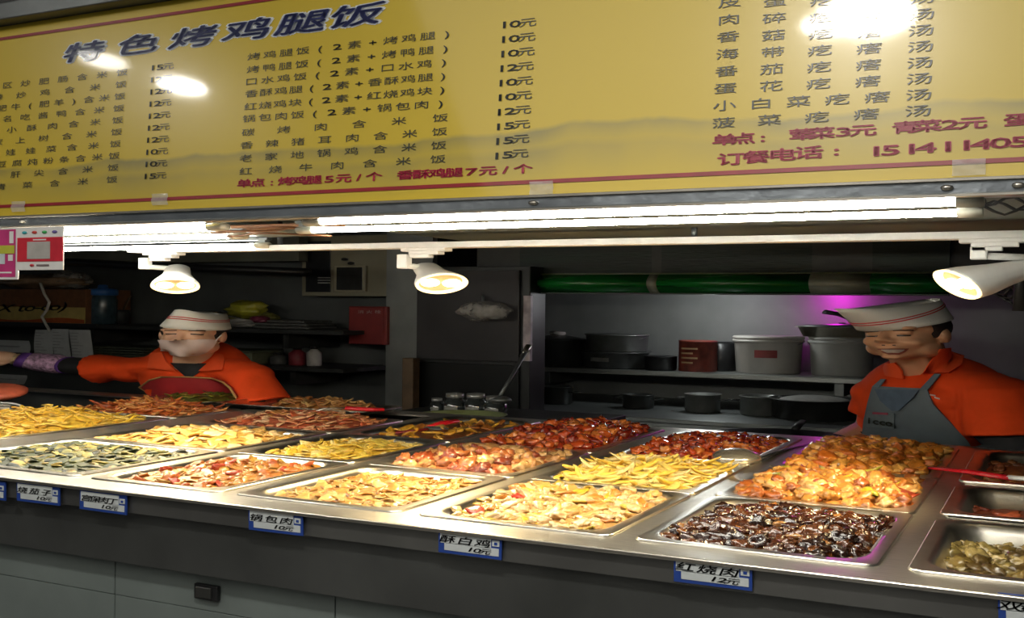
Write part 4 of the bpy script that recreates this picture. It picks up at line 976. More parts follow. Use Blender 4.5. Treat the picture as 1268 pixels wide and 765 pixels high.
# bottle with blue cap
t, p = standing('water_bottle', 'dark bottle with a blue cap standing on the left shelf', 'bottle', 127, 400, 2.98, [(.05, 0), (.054, .008), (.054, .2), (.05, .235), (.046, .245)], mat('bottle_blue', (.035, .06, .075), .25, 0, .2, coat=.5), LZ)
MB().lathe(p, [(.05, .24), (.056, .245), (.056, .285), (.048, .295), (.02, .3), (.018, .325), (.01, .33)], 24).build('cap', mat('cap_blue', (.03, .11, .32), .35), t)
t, p = standing('utensil_jar', 'dark jar with sticks beside the blue capped bottle', 'jar', 150, 400, 3.05, [(.03, 0), (.035, .1), (.03, .12)], DARK, LZ)
for i in range(3): MB().tube([p+V((0, 0, .08)), p+V((.03+.02*i, -.01*i, .2+.02*i))], .004, 6).build('stick', mat('post_wood', (.1, .06, .03)), t)
# cord and paper slips
cp = [at(50, 350, 2.85), at(55, 364, 2.845), at(61, 374, 2.845), at(58, 384, 2.845), at(52, 392, 2.845), at(56, 400, 2.84), at(62, 410, 2.838)]
MB().tube(cp, .006, 8).build('cord', mat('white_cord', (.6, .57, .52), .6), label='wavy white cord hanging down over the carton', cat='cord')
PAPER = mat('slip_paper', (.55, .56, .56), .7, 0, .05)
for i, (x0, x1, y0, y1, lab) in enumerate(((45, 66, 408, 444, 'white printed paper slip, leftmost of three by the cord'), (67, 85, 407, 446, 'white printed paper slip, middle of three'), (88, 112, 408, 447, 'white printed paper slip, rightmost of three'), (-20, 35, 420, 437, 'white card above the woman\'s hand at the left edge'), (-20, 31, 462, 476, 'white card below the woman\'s hand at the left edge'))):
    Y = 2.835; a = at(x0, y0, Y); b = at(x1, y1, Y); t = empty('paper_slip', ((a.x+b.x)/2, Y, b.z), lab, 'paper', 'paper slips at left')
    g = MB(); rr = []
    for j in range(7):
        v = j/6; rr.append([V((a.x+(b.x-a.x)*u+.006*v*math.sin(i), Y-.006*math.sin(v*3+i)-.004*math.cos(u*3), a.z+(b.z-a.z)*v)) for u in (0, .25, .5, .75, 1)])
    g.loft(rr, False, False, False); g.build('paper', PAPER, t)
    if i < 3:
        for j in range(8):
            zz = a.z+(b.z-a.z)*(.1+.1*j); L_ = random.uniform(.4, .85)
            MB().box2((a.x+(b.x-a.x)*.1, Y-.013, zz), (a.x+(b.x-a.x)*L_, Y-.0125, zz-.003)).build('printed_line', mat('slip_ink', (.2, .2, .22), .7), t)
    else:
        MB().box2((a.x+.05, Y-.0125, (a.z+b.z)/2), (b.x-.03, Y-.012, (a.z+b.z)/2+.004)).build('printed_line', mat('slip_ink', (.2, .2, .22), .7), t)
# slip rail
MB().box2((-4.4, 2.842, L2+.26), (at(120, 405, 2.845).x, 2.848, L2+.285)).build('slip_rail', BLACK, label='thin black rail holding the paper slips', cat='rail')
# yellow bag on the shelf, and bits next to it
yb = crumple('plastic_bag', at(306, 362, 3.0), (.075, .05, .065), mat('yellow_bag', (.3, .28, .02), .4, 0, .3, 10, .6, 20, coat=.3), 'crumpled yellow green plastic bag on the left shelf behind the woman', 21, .35)
yb.location.z = (LZ+.06)*SZ
crumple('plastic_bag', at(325, 372, 3.02), (.06, .04, .04), mat('dull_yellow_bag', (.14, .13, .03), .4, 0, .3, 10, .6, 20, coat=.3), 'small dull yellow bag beside the yellow green bag', 25, .35).location.z = (LZ+.03)*SZ
crumple('plastic_bag', at(290, 388, 2.95), (.11, .05, .035), mat('grey_film_bag', (.18, .17, .16), .15, 0, .4, 12, .8, 20, coat=.6), 'flat grey clear plastic bag lying beneath the yellow green bag', 27, .35).location.z = LZ*SZ+.001
crumple('plastic_bag', at(322, 386, 2.92), (.03, .03, .025), mat('maroon_bag', (.16, .02, .05), .4), 'small maroon bag in front of the yellow green bag', 29, .3).location.z = LZ*SZ+.03
t = empty('stacked_lids', at(365, 398, 3.0), 'stack of dull grey trays at the right end of the left shelf', 'trays')
p = at(365, 398, 3.0); p.z = LZ
for i in range(3): MB().box((p.x, p.y, p.z+.012+.022*i), (.24-.02*i, .16, .018), None, .004).build('tray', mat('dull_tray', (.1, .1, .095), .5, .3, .3), t)
# things on the lower shelf
p = at(165, 447, 3.0); p.z = L2
t = empty('lid_stack', p, 'stack of flat dull green trays on the lower shelf left of the woman', 'trays')
for i in range(5): MB().box((p.x+.01*math.sin(i*2), p.y, p.z+.012+.02*i), (.3, .18, .015), None, .003).build('tray', mat('green_tray', (.09, .1, .07), .45, .2, .3), t)
p = at(300, 447, 3.0); p.z = L2
t = empty('storage_box', p, 'dull olive plastic box on the lower shelf right of the woman', 'box')
MB().box(p+V((0, 0, .045)), (.22, .16, .09), None, .006).build('body', mat('olive_box', (.16, .17, .11), .5), t); MB().box(p+V((0, 0, .098)), (.23, .17, .014), None, .004).build('lid', mat('olive_lid', (.11, .12, .08), .5), t)
for px, r, h, cl, lab in ((368, .03, .14, (.22, .03, .04), 'small dark red jar on the lower shelf'), (389, .026, .15, (.42, .4, .38), 'small white bottle on the lower shelf'), (345, .03, .09, (.08, .08, .08), 'small black jar on the lower shelf')):
    t, p = standing('condiment_bottle', lab, 'bottle', px, 446, 3.0, [(r*.9, 0), (r, .005), (r, h*.65), (r*.5, h*.8), (r*.45, h*.85)], mat('condiment_%d' % px, cl, .35), L2)
    MB().lathe(p, [(r*.55, h*.84), (r*.55, h), (r*.2, h*1.01)], 16).build('cap', BLACK, t)
# electrical cabinet
Y = 3.08; a_ = at(374, 300, Y); b_ = at(489, 367, Y)
eb = empty('electrical_box', ((a_.x+b_.x)/2, Y, b_.z), 'beige electrical box with a dark window high on the wall', 'box')
BEI = mat('beige_metal', (.26, .24, .17), .5, .1, .12, 6)
MB().box2((a_.x, Y, b_.z), (b_.x, 3.2, b_.z+.46), .004).build('body', BEI, eb)
c_ = at(414, 345, Y)
MB().box2((a_.x+.02, Y-.004, b_.z+.03), (c_.x-.015, Y+.001, b_.z+.42), .002).build('dark_opening', BLACK, eb)
c0_ = at(420, 359, Y); c1_ = at(452, 331, Y)
MB().box2((c0_.x-.012, Y-.015, c0_.z-.012), (c1_.x+.012, Y+.001, c1_.z+.012), .003).build('window_frame', mat('beige_frame', (.32, .29, .2), .5), eb)
MB().box2((c0_.x, Y-.017, c0_.z), (c1_.x, Y-.013, c1_.z), .001).build('window', mat('dark_window', (.03, .03, .028), .2), eb)
for q_ in ((428, 321), (436, 326)):
    c_ = at(*q_, Y); MB().lathe((c_.x, Y+.0, c_.z), [(.012, 0), (.012, .012), (.008, .014)], 12, (0, -1, 0)).build('knob', BLACK, eb)
c_ = at(403, 347, Y)
for i in range(3): MB().box((c_.x, Y-.008, c_.z+.02*i-.02), (.05, .008, .008), None, .002).build('breaker', mat('breaker', (.4, .4, .38), .5), eb)
# red box on the wall
Y = 2.98; a_ = at(431, 379, Y); b_ = at(478, 427, Y)
rb = empty('red_box', ((a_.x+b_.x)/2, Y, b_.z), 'red metal box with faded white lettering hanging on the wall', 'box')
REDB = mat('red_metal', (.2, .02, .018), .5, .1, .2, 8)
MB().box2((a_.x, Y+.004, b_.z), (b_.x, 3.2, a_.z), .004).build('body', REDB, rb)
MB().box2((a_.x+.006, Y, b_.z+.006), (b_.x-.012, Y+.006, a_.z-.006), .002).build('door', REDB, rb)
g = MB(); text_into(g, '消火栓', at(447, 386, Y-.001), at(468, 386, Y-.001), .026, EX, V((0, 0, 1)), .0); g.build('faded_lettering', mat('faded_white', (.36, .28, .26), .6), rb)
# pipes at upper left + curled cable at right
MB().tube([at(-30, 318, 2.9), at(200, 330, 2.9), at(380, 337, 2.9)], .03, 10).build('pipe', BLACK, label='black pipe running high along the left back wall', cat='pipe')
MB().box2((-4.6, 3.0, at(200, 325, 3.0).z), (at(370, 315, 3.0).x, 3.05, 2.3)).build('fascia_board', mat('olive_board', (.13, .13, .1), .6, 0, .2, 4), label='dim olive board above the left shelf', cat='board')
cc = [at(1232+18*math.cos(i*.9)+i*1.2, 352+12*math.sin(i*.9+.4)+i*.7, 2.2+.01*i) for i in range(28)]
MB().tube(cc, .004, 6).build('cable', BLACK, label='tangled black cable hanging behind the right spotlight', cat='cable')
MB().tube([at(1262, 330, 2.25), at(1264, 352, 2.25), at(1262, 385, 2.25)], .012, 8).build('cable_end', DARK, label='dark cable end hanging at the right edge', cat='cable')

# ================================================================== PEOPLE
def remesh(g, voxel, smooth=4):
    me = bpy.data.meshes.new('tmp'); me.from_pydata([tuple(p) for p in g.v], [], g.f); me.update()
    o = bpy.data.objects.new('tmp', me); COL.objects.link(o)
    md = o.modifiers.new('r', 'REMESH'); md.mode = 'VOXEL'; md.voxel_size = voxel
    ms = o.modifiers.new('s', 'SMOOTH'); ms.factor = .5; ms.iterations = smooth
    bpy.context.view_layer.update()
    m2 = bpy.data.meshes.new_from_object(o.evaluated_get(bpy.context.evaluated_depsgraph_get()))
    out = MB(); out.add([v.co.copy() for v in m2.vertices], [tuple(p.vertices) for p in m2.polygons])
    bpy.data.objects.remove(o); bpy.data.meshes.remove(me); bpy.data.meshes.remove(m2)
    return out
def bvh_of(g): return BVHTree.FromPolygons([tuple(p) for p in g.v], g.f)
EYE = V((0, 0, 1.5))
def hit(bvhs, px, py, off):
    d = ray(px, py); d = V((d.x/SX, d.y/SX, d.z/SZ)).normalized(); best = None
    for b in bvhs:
        r = b.ray_cast(EYE, d)
        if r[0] is not None and (best is None or r[3] < best[3]): best = r
    if best is None:
        for b in bvhs:           # sight line grazes past: nearest surface point
            for k in range(40):
                q = EYE+d*(1.8+.06*k); r = b.find_nearest(q)
                if best is None or r[3] < best[3]: best = r
    return best[0]+best[1]*off if best[1].dot(d) < 0 else best[0]-best[1]*off
def drape(bvhs, left, right, off=.004, nu=8, thick=.003):
    n = len(left); A = []; B = []
    for i in range(n):
        a = []; b = []
        for j in range(nu+1):
            u = j/nu; x = left[i][0]*(1-u)+right[i][0]*u; y = left[i][1]*(1-u)+right[i][1]*u
            a.append(hit(bvhs, x, y, off)); b.append(hit(bvhs, x, y, off-thick))
        A.append(a); B.append(b)
    g = MB(); g.loft(A, False, False, False); g.loft(B, False, False, False)
    ring = lambda R: R[0]+[r[-1] for r in R[1:-1]]+R[-1][::-1]+[r[0] for r in R[-2:0:-1]]
    g.loft([ring(A), ring(B)], False, False)
    return g

def finger_hand(g, wrist, dirn, side, scale=1.0, curl=.6):
    """palm, four curled fingers and a thumb"""
    d = V(dirn).normalized(); s = V(side); s = (s-d*s.dot(d)).normalized(); nrm = d.cross(s)
    R = Matrix((s, d, nrm)).transposed(); k = scale
    g.ell(wrist+d*.045*k, (.040*k, .052*k, .016*k), R)
    for i, (o, L_) in enumerate(((-.029, .062), (-.010, .072), (.010, .068), (.028, .054))):
        b = wrist+d*.085*k+s*o*k
        c1 = b+(d*math.cos(curl*.5)-nrm*math.sin(curl*.5))*L_*.5*k
        c2 = c1+(d*math.cos(curl*1.4)-nrm*math.sin(curl*1.4))*L_*.32*k
        c3 = c2+(d*math.cos(curl*2.2)-nrm*math.sin(curl*2.2))*L_*.28*k
        g.tube([b-d*.02*k, b, c1, c2, c3], [.0085*k, .0085*k, .008*k, .0072*k, .0055*k], 8)
    b = wrist+d*.03*k-s*.034*k
    g.tube([b, b-s*.022*k+d*.022*k-nrm*.008*k, b-s*.03*k+d*.05*k-nrm*.018*k, b-s*.026*k+d*.068*k-nrm*.024*k], [.012*k, .010*k, .009*k, .006*k], 8)

class Head:
    def __init__(s, c, f, tilt=0, roll=0, k=1.0):
        s.c = V(c); f = V(f).normalized(); s.k = k
        side = f.cross(V((0, 0, 1))).normalized(); u = side.cross(f)
        f, u = f*math.cos(tilt)+u*math.sin(tilt), u*math.cos(tilt)-f*math.sin(tilt)
        side, u = side*math.cos(roll)+u*math.sin(roll), u*math.cos(roll)-side*math.sin(roll)
        s.s, s.f, s.u = side, f, u; s.R = Matrix((side, f, u)).transposed()
    def p(s, x, y, z): return s.c+(s.s*x+s.f*y+s.u*z)*s.k
    def ell(s, g, c, r): g.ell(s.p(*c), [q*s.k for q in r], s.R, 20, 14)

def head_prims(H, g, smile=False):
    H.ell(g, (0, -.012, .028), (.077, .094, .088)); H.ell(g, (0, .020, -.028), (.068, .074, .086)); H.ell(g, (0, .034, -.078), (.046, .046, .038))
    H.ell(g, (0, .066, -.100), (.022, .018, .014))
    for q in (-1, 1):
        H.ell(g, (q*.036, .056, -.036), (.026, .026, .026)); H.ell(g, (q*.050, .010, -.068), (.025, .045, .036))
        H.ell(g, (q*.079, -.008, -.012), (.009, .019, .033)); H.ell(g, (q*.012, .098, -.031), (.009, .010, .008)); H.ell(g, (q*.03, .071, .026), (.03, .018, .012))
        H.ell(g, (q*.031, .074, .008), (.02, .012, .012))
    g.tube([H.p(0, .082, .02), H.p(0, .096, .0), H.p(0, .112, -.024), H.p(0, .104, -.034)], [.008*H.k, .009*H.k, .013*H.k, .009*H.k], 10)
    if smile:
        H.ell(g, (0, .088, -.057), (.027, .011, .007)); H.ell(g, (0, .086, -.07), (.024, .011, .008))

def hat(H, t, front=.13, z0=.04, z1=.135, stripe=(.45, .6), rise=0.0):
    n = 44; PAPERW = mat('hat_paper', (.72, .70, .64), .7, 0, .04, 12)
    def pt(a, q, off=0):
        # a = 0 at the front; bottom ring -> long narrow top ridge
        bx, by = .086, .106; tx, ty = .052, (front if math.cos(a) > 0 else min(front, .112))
        q2 = q**1.1; rx = bx*(1-q2)+tx*q2+off; ry = by*(1-q2)+ty*q2+off
        lift = .014*math.cos(a)*0+rise*math.cos(a)
        z = z0+(z1-z0)*q+(.018*abs(math.cos(a))**3)*q*(1 if math.cos(a) > 0 else .4)-.010*(1-q)*math.cos(a)+lift*0
        return H.p(rx*math.sin(a), ry*math.cos(a)-.008, z)
    A = [2*math.pi*i/n for i in range(n)]
    g = MB(); rings = [[pt(a, q) for a in A] for q in (0, .2, .4, .6, .8, 1)]
    rings += [[H.p(.0, 0, 0).lerp(H.p(0, 0, 0), 0) for a in A]] if 0 else []
    rings += [[pt(a, 1).lerp(H.p(0, (front*.8)*math.cos(a)-.008, z1-.012), .6) for a in A], [H.p(0, front*.6*math.cos(a)-.008, z1-.02) for a in A]]
    g.loft(rings, True, True); hb_ = g.build('paper_hat', PAPERW, t, 'white paper garrison hat')
    cen = {}
    for q0 in stripe:
        g = MB(); w = .045
        f = lambda a: min(.93, q0+rise*(1-math.cos(a))*.5)
        g.loft([[pt(a, f(a)-w*.5, .0012) for a in A], [pt(a, f(a), .0022) for a in A], [pt(a, f(a)+w*.5, .0012) for a in A]], False, False)
        g.build('hat_stripe', mat('stripe_red', (.6, .05, .05), .6), hb_)

def hair_cap(H, t, low=-.055, m=None):
    """short hair: back and sides of the skull"""
    g = MB(); n = 30; rings = []
    for j in range(12):
        ph = math.pi*(.08+.62*j/11); r = []
        for i in range(n):
            a = 2*math.pi*i/n; x = math.sin(ph)*math.sin(a); y = math.sin(ph)*math.cos(a); z = math.cos(ph)
            if y > .42: 
                z = max(z, .28); 
            k_ = (1.05 if y < .5 else .97)*(.90 if z > .35 else 1)
            r.append(H.p(x*.079*k_, -.012+y*.097*k_, .028+max(z*.091, low-.028)*k_))
        rings.append(r)
    g.loft(rings, True, True); g.build('hair', m or mat('black_hair', (.012, .010, .009), .55, 0, .3, 80, .4, 200), t)

SKINW = mat('skin_woman', (.66, .38, .24), .5, 0, .06, 12, sss=.05); SKINM = mat('skin_man', (.62, .33, .18), .5, 0, .06, 12, sss=.05)
ORANGE = mat('orange_shirt', (.78, .066, .010), .85, 0, .08, 14, .12, 60, spec=.2); ORANGE2 = mat('orange_collar', (.8, .08, .012), .85, 0, .06, 14, .1, 60)
BLK = mat('black_cloth', (.012, .012, .013), .8, 0, .3, 20)

def torso_prims(g, neck, sl, sr, hip, depth=.115, infl=0.0, w=.17):
    mid = (sl+sr)/2; ax = (sr-sl); ax.z = 0; ax.normalize(); up_ = V((0, 0, 1)); fr = ax.cross(up_)
    R = Matrix((ax, -fr, up_)).transposed()
    ch = mid.lerp(hip, .38)
    g.ell(ch+V((0, 0, .02)), (w+infl, depth+infl, .23+infl), R, 24, 16)
    g.ell(mid.lerp(hip, .12), (w*.92+infl, depth*.8+infl, .09+infl), R, 24, 14)
    g.ell(mid.lerp(hip, .75), (w*.95+infl, depth*1.02+infl, .22+infl), R, 24, 16)
    g.ell(hip, (w+infl, depth+.01+infl, .14), R, 24, 14)
    for s_ in (sl, sr):
        g.ell(s_+V((0, 0, -.012)), (.062+infl, .062+infl, .06+infl)); g.tube([mid+V((0, 0, .035)), s_+V((0, 0, .012))], [.06+infl, .05+infl], 14)

# ------------------------------------------------------------------ the woman
H = Head(at(238, 413.5, 2.30), (.39, -.83, -.02), roll=.05, k=1.08)
pw = empty('person', (at(240, 500, 2.42).x, 2.42, 0), 'person in white paper hat, face mask and orange shirt reaching out to the left', 'person')
nk = at(238, 446, 2.36); shR = at(164, 457, 2.40); shL = at(306, 462, 2.38); hip = V((nk.x-.03, 2.48, .90))
elR = at(82, 452, 2.36); wrR = at(24, 445, 2.28); elL = at(338, 512, 2.34); wrL = at(322, 530, 2.42)
body = MB(); head_prims(H, body)
body.tube([H.p(0, -.02, -.03), nk+V((0, .01, -.05))], [.056, .062], 16); torso_prims(body, nk, shL, shR, hip, .105, 0, .185)
body.tube([shR, elR, wrR], [.05, .04, .029], 12); body.tube([shL, elL, wrL], [.05, .04, .028], 12)
hd_ = (wrR-elR).normalized()
finger_hand(body, wrR, hd_+V((0, -.1, .05)), V((.2, .3, .9)), 1.05, .7)
finger_hand(body, wrL, wrL-elL, V((0, 0, 1)), 1.0, .5)
body.tube([hip+V((-.09, 0, 0)), V((hip.x-.1, 2.5, .45)), V((hip.x-.1, 2.52, .06))], [.08, .06, .045], 12); body.tube([hip+V((.09, 0, 0)), V((hip.x+.1, 2.5, .45)), V((hip.x+.1, 2.52, .06))], [.08, .06, .045], 12)
for q in (-.1, .1): body.ell((hip.x+q, 2.47, .04), (.045, .11, .04))
body = remesh(body, .0055, 3); bw = bvh_of(body); body.build('body', SKINW, pw)
sh = MB(); torso_prims(sh, nk, shL, shR, hip, .105, .016, .19)
sh.tube([shR+V((.03, 0, 0)), shR.lerp(elR, .3), shR.lerp(elR, .52)+V((0, 0, -.012))], [.07, .08, .10], 18); sh.tube([shL, shL.lerp(elL, .35), shL.lerp(elL, .72)], [.068, .07, .076], 16)
sh = remesh(sh, .008, 5); bs = bvh_of(sh)
sh.v = [p+V((0, -1, 0))*.004*noise.noise(V((p.x*9, p.z*7, p.y*9)))+V((0, 0, 1))*.003*noise.noise(V((p.x*22, p.z*9, 3))) for p in sh.v]
sh.build('shirt', ORANGE, pw)
MB().tube([shR.lerp(elR, .45), elR, elR.lerp(wrR, .35)], [.062, .054, .046], 14).build('under_sleeve', BLK, pw, 'black under-sleeve'); MB().tube([shL.lerp(elL, .65), elL, elL.lerp(wrL, .8)], [.056, .05, .04], 14).build('under_sleeve', BLK, pw, 'black under-sleeve')
e0 = elR.lerp(wrR, -.0)+(elR-shR).normalized()*.0; sgd = mat('sleeve_guard', (.42, .26, .40), .8, 0, .7, 55, .3, 80)
guard = MB(); P_ = [elR.lerp(wrR, t) for t in (-.1, .05, .3, .6, .85, .97)]; P_[0] = elR+(shR-elR).normalized()*.012; P_[1] = elR-(shR-elR).normalized()*.02
guard.tube(P_, [.05, .06, .062, .058, .05, .043], 18); guard.build('sleeve_guard', sgd, pw, 'mottled purple and white sleeve guard')
for a_, b_, r_ in ((P_[0], P_[0].lerp(P_[1], .5), .058), (elR.lerp(wrR, .80), elR.lerp(wrR, 1.0), .052)):
    MB().tube([a_, b_], [r_, r_*.94], 18).build('sleeve_cuff', mat('purple_cuff', (.12, .04, .26), .8), pw, 'purple cuff')
x_, y_, z_ = frame(wrR-elR)
MB().tube([wrR+z_*.012+(x_*math.cos(a)+y_*math.sin(a))*.033 for a in [2*math.pi*i/20 for i in range(21)]], .004, 8).build('bracelet', mat('bracelet', (.7, .5, .25), .3), pw, 'pale bracelet on the wrist')
hat(Head(H.c, (.30, -.9, .02), roll=.16, k=1.08), pw, .118, .040, .122, (.52, .62), .0); hair_cap(H, pw)
MB().ell(H.p(.02, -.10, .06), (.05, .04, .045)).build('hair_bun', mat('black_hair', (.012, .010, .009)), pw)
mk = drape([bw], [(199, 421), (195, 424.5), (197, 431), (202, 435.5), (211, 439.5)], [(262, 420.5), (264.5, 423), (261, 430), (255, 435.5), (245, 439.5)], .010, 12, .003)
mk.build('face_mask', mat('mask_white', (.70, .55, .50), .8, 0, .03), pw, 'pale face mask worn under the nose')
MB().tube([hit([bw], 263, 423, .008), hit([bw], 269, 419, .006), hit([bw], 274, 415, .006)], .0022, 6).build('ear_loop', WHITE, pw)
EYED = mat('eye_dark', (.03, .018, .012), .3); BROW = mat('eyebrow', (.07, .035, .02), .7); LIP = mat('lip', (.34, .09, .06), .5)
for l, r in (([(205.5, 412.6), (206, 413.8)], [(219, 412.8), (218.5, 414)]), ([(236, 413), (236.5, 414.2)], [(252, 413.6), (251, 414.8)])):
    drape([bw], l, r, .0025, 6, .002).build('eye', EYED, pw)
for l, r in (([(204, 408.2), (204, 409.3)], [(219, 408.2), (219, 409.4)]), ([(234, 408.4), (234, 409.6)], [(254, 409), (254, 410.2)])):
    drape([bw], l, r, .002, 6, .002).build('eyebrow', BROW, pw)
for q in ((217.5, 421), (226, 421)): drape([bw], [(q[0]-1.5, q[1]-.6), (q[0]-1.5, q[1]+.3)], [(q[0]+1.5, q[1]-.6), (q[0]+1.5, q[1]+.3)], .001, 2, .001).build('nostril', EYED, pw)
drape([bs, bw], [(212, 449), (219, 455), (226, 462), (233.5, 468.5)], [(259, 450.5), (253, 456), (244.5, 463), (235.5, 468.5)], .006, 8, .004).build('undershirt', BLK, pw, 'black undershirt in the neck opening')
drape([bs, bw], [(191, 438), (188.5, 445), (186.5, 456)], [(204, 437), (209, 448), (221, 459.5)], .012, 6, .006).build('collar', ORANGE2, pw)
drape([bs, bw], [(267, 437), (262, 448), (249, 459)], [(276, 440), (279, 447), (279, 458)], .012, 6, .006).build('collar', ORANGE2, pw)
APL = [(204, 466), (190, 470), (178, 479), (166, 494), (158, 508), (152, 530), (148, 560)]; APR = [(266, 466.5), (281, 472), (290, 480), (296, 490), (301, 504), (306, 530), (310, 560)]
apw = drape([bs], APL, APR, .010, 16, .006).build('apron', mat('red_apron', (.34, .012, .014), .7, 0, .15, 10, .1, 40), pw, 'dark red apron with tan edging')
for e in (APL[4::-1], APR[:5], [APL[0], (235, 466.3), APR[0]]):
    MB().tube([hit([bs], *q, .013) for q in e], .004, 6).build('apron_edging', mat('tan_edging', (.5, .28, .09), .6), apw, 'tan edging')
for a_, b_ in (((196, 468), (205, 450)), ((283, 474), (272, 458))):
    pass
tr_ = MB(); tr_.tube([hip+V((-.09, 0, .02)), V((hip.x-.1, 2.5, .45)), V((hip.x-.1, 2.52, .07))], [.10, .08, .07], 14); tr_.tube([hip+V((.09, 0, .02)), V((hip.x+.1, 2.5, .45)), V((hip.x+.1, 2.52, .07))], [.10, .08, .07], 14); tr_.build('trousers', BLK, pw)

# ------------------------------------------------------------------ the man
H = Head(at(1121, 412, 2.46), (-.33, -.98, -.03), roll=-.03, k=1.06)
pm_ = empty('person', (at(1150, 500, 2.6).x, 2.6, 0), 'person in white paper hat, orange shirt and grey apron smiling at the right', 'person')
nk = at(1146, 452, 2.54); shR = at(1096, 484, 2.62); shL = at(1232, 482, 2.46); hip = V((at(1150, 560, 2.62).x, 2.66, .86))
elR = at(1082, 528, 2.66); wrR = at(1022, 553, 2.50); elL = at(1262, 560, 2.40); wrL = at(1215, 568, 2.33)
body = MB(); head_prims(H, body, True)
body.tube([H.p(0, -.025, -.03), nk+V((0, .01, -.05))], [.060, .068], 16); torso_prims(body, nk, shL, shR, hip, .12, 0, .175)
body.tube([shR, elR, wrR], [.055, .045, .03], 12); body.tube([shL, elL, wrL], [.055, .045, .03], 12)
finger_hand(body, wrR, wrR-elR, V((0, 0, 1)), 1.05, .9); finger_hand(body, wrL, wrL-elL, V((0, 0, 1)), 1.05, .5)
for q in (-.1, .1):
    body.tube([hip+V((q*.9, 0, 0)), V((hip.x+q, 2.66, .45)), V((hip.x+q, 2.68, .06))], [.085, .065, .05], 12); body.ell((hip.x+q, 2.63, .045), (.05, .12, .045))
body = remesh(body, .0055, 3); bw = bvh_of(body); body.build('body', SKINM, pm_)
sh = MB(); torso_prims(sh, nk, shL, shR, hip, .12, .018, .175)
sh.tube([shR, shR.lerp(elR, .35), shR.lerp(elR, .62)], [.068, .07, .072], 16); sh.tube([shL, shL.lerp(elL, .35), shL.lerp(elL, .74)], [.08, .086, .094], 16)
sh = remesh(sh, .008, 5); bs = bvh_of(sh)
sh.v = [p+V((0, -1, 0))*.005*noise.noise(V((p.x*8, p.z*6, p.y*8)))+V((0, 0, 1))*.003*noise.noise(V((p.x*20, p.z*9, 5))) for p in sh.v]
sh.build('shirt', ORANGE, pm_)
MB().tube([shL.lerp(elL, .68), elL, elL.lerp(wrL, .85)], [.082, .07, .05], 14).build('under_sleeve', BLK, pm_, 'black under-sleeve'); MB().tube([elR.lerp(wrR, .72), wrR], [.042, .04], 12).build('glove_cuff', BLK, pm_, 'black cuff at the wrist')
hat(Head(H.c, (-.62, -.80, -.03), tilt=-.2, roll=-.02, k=1.06), pm_, .158, .040, .125, (.25, .34), .5); hair_cap(H, pm_)
for l, r in (([(1073, 415.6), (1074, 417.2)], [(1087, 415.6), (1086, 417.2)]), ([(1110, 414.6), (1111, 416.4)], [(1128, 414.4), (1127, 416.2)])):
    drape([bw], l, r, .0025, 6, .002).build('eye', EYED, pm_)
for l, r in (([(1071, 410.6), (1072, 411.8)], [(1088, 409.6), (1088, 410.8)]), ([(1106, 408.4), (1106, 409.8)], [(1131, 408), (1130, 409.4)])):
    drape([bw], l, r, .0025, 6, .002).build('eyebrow', BROW, pm_)
drape([bw], [(1087, 431.8), (1093, 435.5), (1101, 439.2)], [(1125, 431.4), (1121, 435.5), (1113, 439.2)], .003, 10, .002).build('lips', LIP, pm_)
drape([bw], [(1092, 432.6), (1096, 434.6), (1101, 436.4)], [(1120, 432.4), (1117, 434.6), (1112, 436.4)], .0045, 8, .002).build('teeth', mat('teeth', (.72, .66, .58), .4), pm_)
for q in ((1094, 427.5), (1107, 427.5)): drape([bw], [(q[0]-2, q[1]-.7), (q[0]-2, q[1]+.4)], [(q[0]+2, q[1]-.7), (q[0]+2, q[1]+.4)], .001, 2, .001).build('nostril', EYED, pm_)
drape([bs, bw], [(1160, 432), (1150, 446), (1142, 462), (1140, 463)], [(1184, 430), (1194, 440), (1190, 452), (1178, 463)], .012, 8, .006).build('collar', ORANGE2, pm_)
drape([bs, bw], [(1102, 450), (1098, 456), (1100, 466)], [(1112, 448), (1120, 458), (1122, 470)], .012, 6, .006).build('collar', ORANGE2, pm_)
APL = [(1086, 478), (1080, 498), (1075, 520), (1072, 545), (1070, 575)]; APR = [(1150, 482), (1158, 500), (1176, 520), (1198, 545), (1212, 575)]
apo = drape([bs], APL, APR, .012, 16, .006).build('apron', mat('grey_apron', (.115, .14, .155), .75, 0, .12, 10, .15, 30), pm_, 'worn blue grey apron')
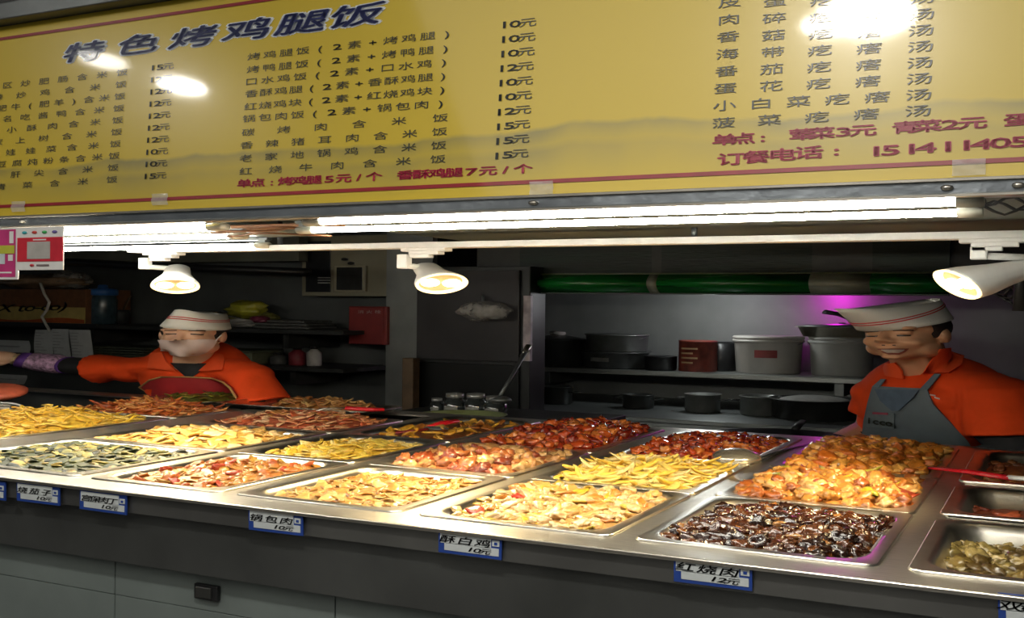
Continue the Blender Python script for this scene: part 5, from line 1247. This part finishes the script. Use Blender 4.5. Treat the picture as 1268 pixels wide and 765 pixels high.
drape([bs], [(1090, 482), (1097, 496), (1110, 508)], [(1142, 484), (1136, 492), (1118, 508)], .0165, 10, .004).build('apron_fold', mat('blue_fold', (.075, .11, .155), .75, 0, .15), apo, 'bluish folded flap at the top of the apron')
for l, r in (([(1096, 470), (1086, 479)], [(1101, 470), (1093, 480)]), ([(1160, 464), (1142, 483)], [(1168, 465), (1151, 484)])):
    drape([bs], l, r, .013, 3, .004).build('apron_strap', mat('blue_strap', (.12, .17, .2), .75), apo)
drape([bs], [(1081, 509), (1081, 527)], [(1113, 511), (1113, 529)], .0165, 6, .003).build('logo_patch', mat('logo_patch', (.14, .17, .18), .75), apo)
P0 = hit([bs], 1086, 519, .019); P1 = hit([bs], 1109, 522, .019)
g = MB(); ex = (P1-P0).normalized(); text_into(g, 'icco', P0, P1, .042, ex, V((0, 0, 1)), .03, ex.cross(V((0, 0, 1))).normalized(), .003, hs=1.0); g.build('logo_lettering', INK, apo, 'black logo lettering')
drape([bs], [(1088, 509.5), (1088, 512)], [(1106, 510.5), (1106, 513)], .0175, 4, .002).build('logo_line', mat('logo_red', (.3, .05, .08), .7), apo, 'small faded red line above the logo')
for a_, b_ in (((1152, 488), (1159, 489)), ((1158, 491), (1164, 493))):
    drape([bs], [a_, (a_[0], a_[1]+1.6)], [b_, (b_[0], b_[1]+1.6)], .004, 3, .002).build('shirt_print', mat('shirt_white', (.6, .5, .45), .7), pm_, 'small white print on the shirt')
tr_ = MB()
for q in (-.1, .1): tr_.tube([hip+V((q*.9, 0, .02)), V((hip.x+q, 2.66, .45)), V((hip.x+q, 2.68, .07))], [.105, .085, .075], 14)
tr_.build('trousers', BLK, pm_)
# black ladle hanging behind the hat
t = empty('ladle', at(1040, 388, 3.56), 'black handled ladle lying in the steel box behind the man\'s hat', 'ladle')
MB().tube([at(1021, 386, 3.52), at(1040, 389, 3.55), at(1066, 400, 3.58)], [.016, .015, .01], 10).build('handle', BLACK, t)
MB().ell(at(1068, 402, 3.58), (.04, .04, .03)).build('bowl', DSTEEL, t)
# towel / bucket shadow at right: grey cloth hung on the side wall
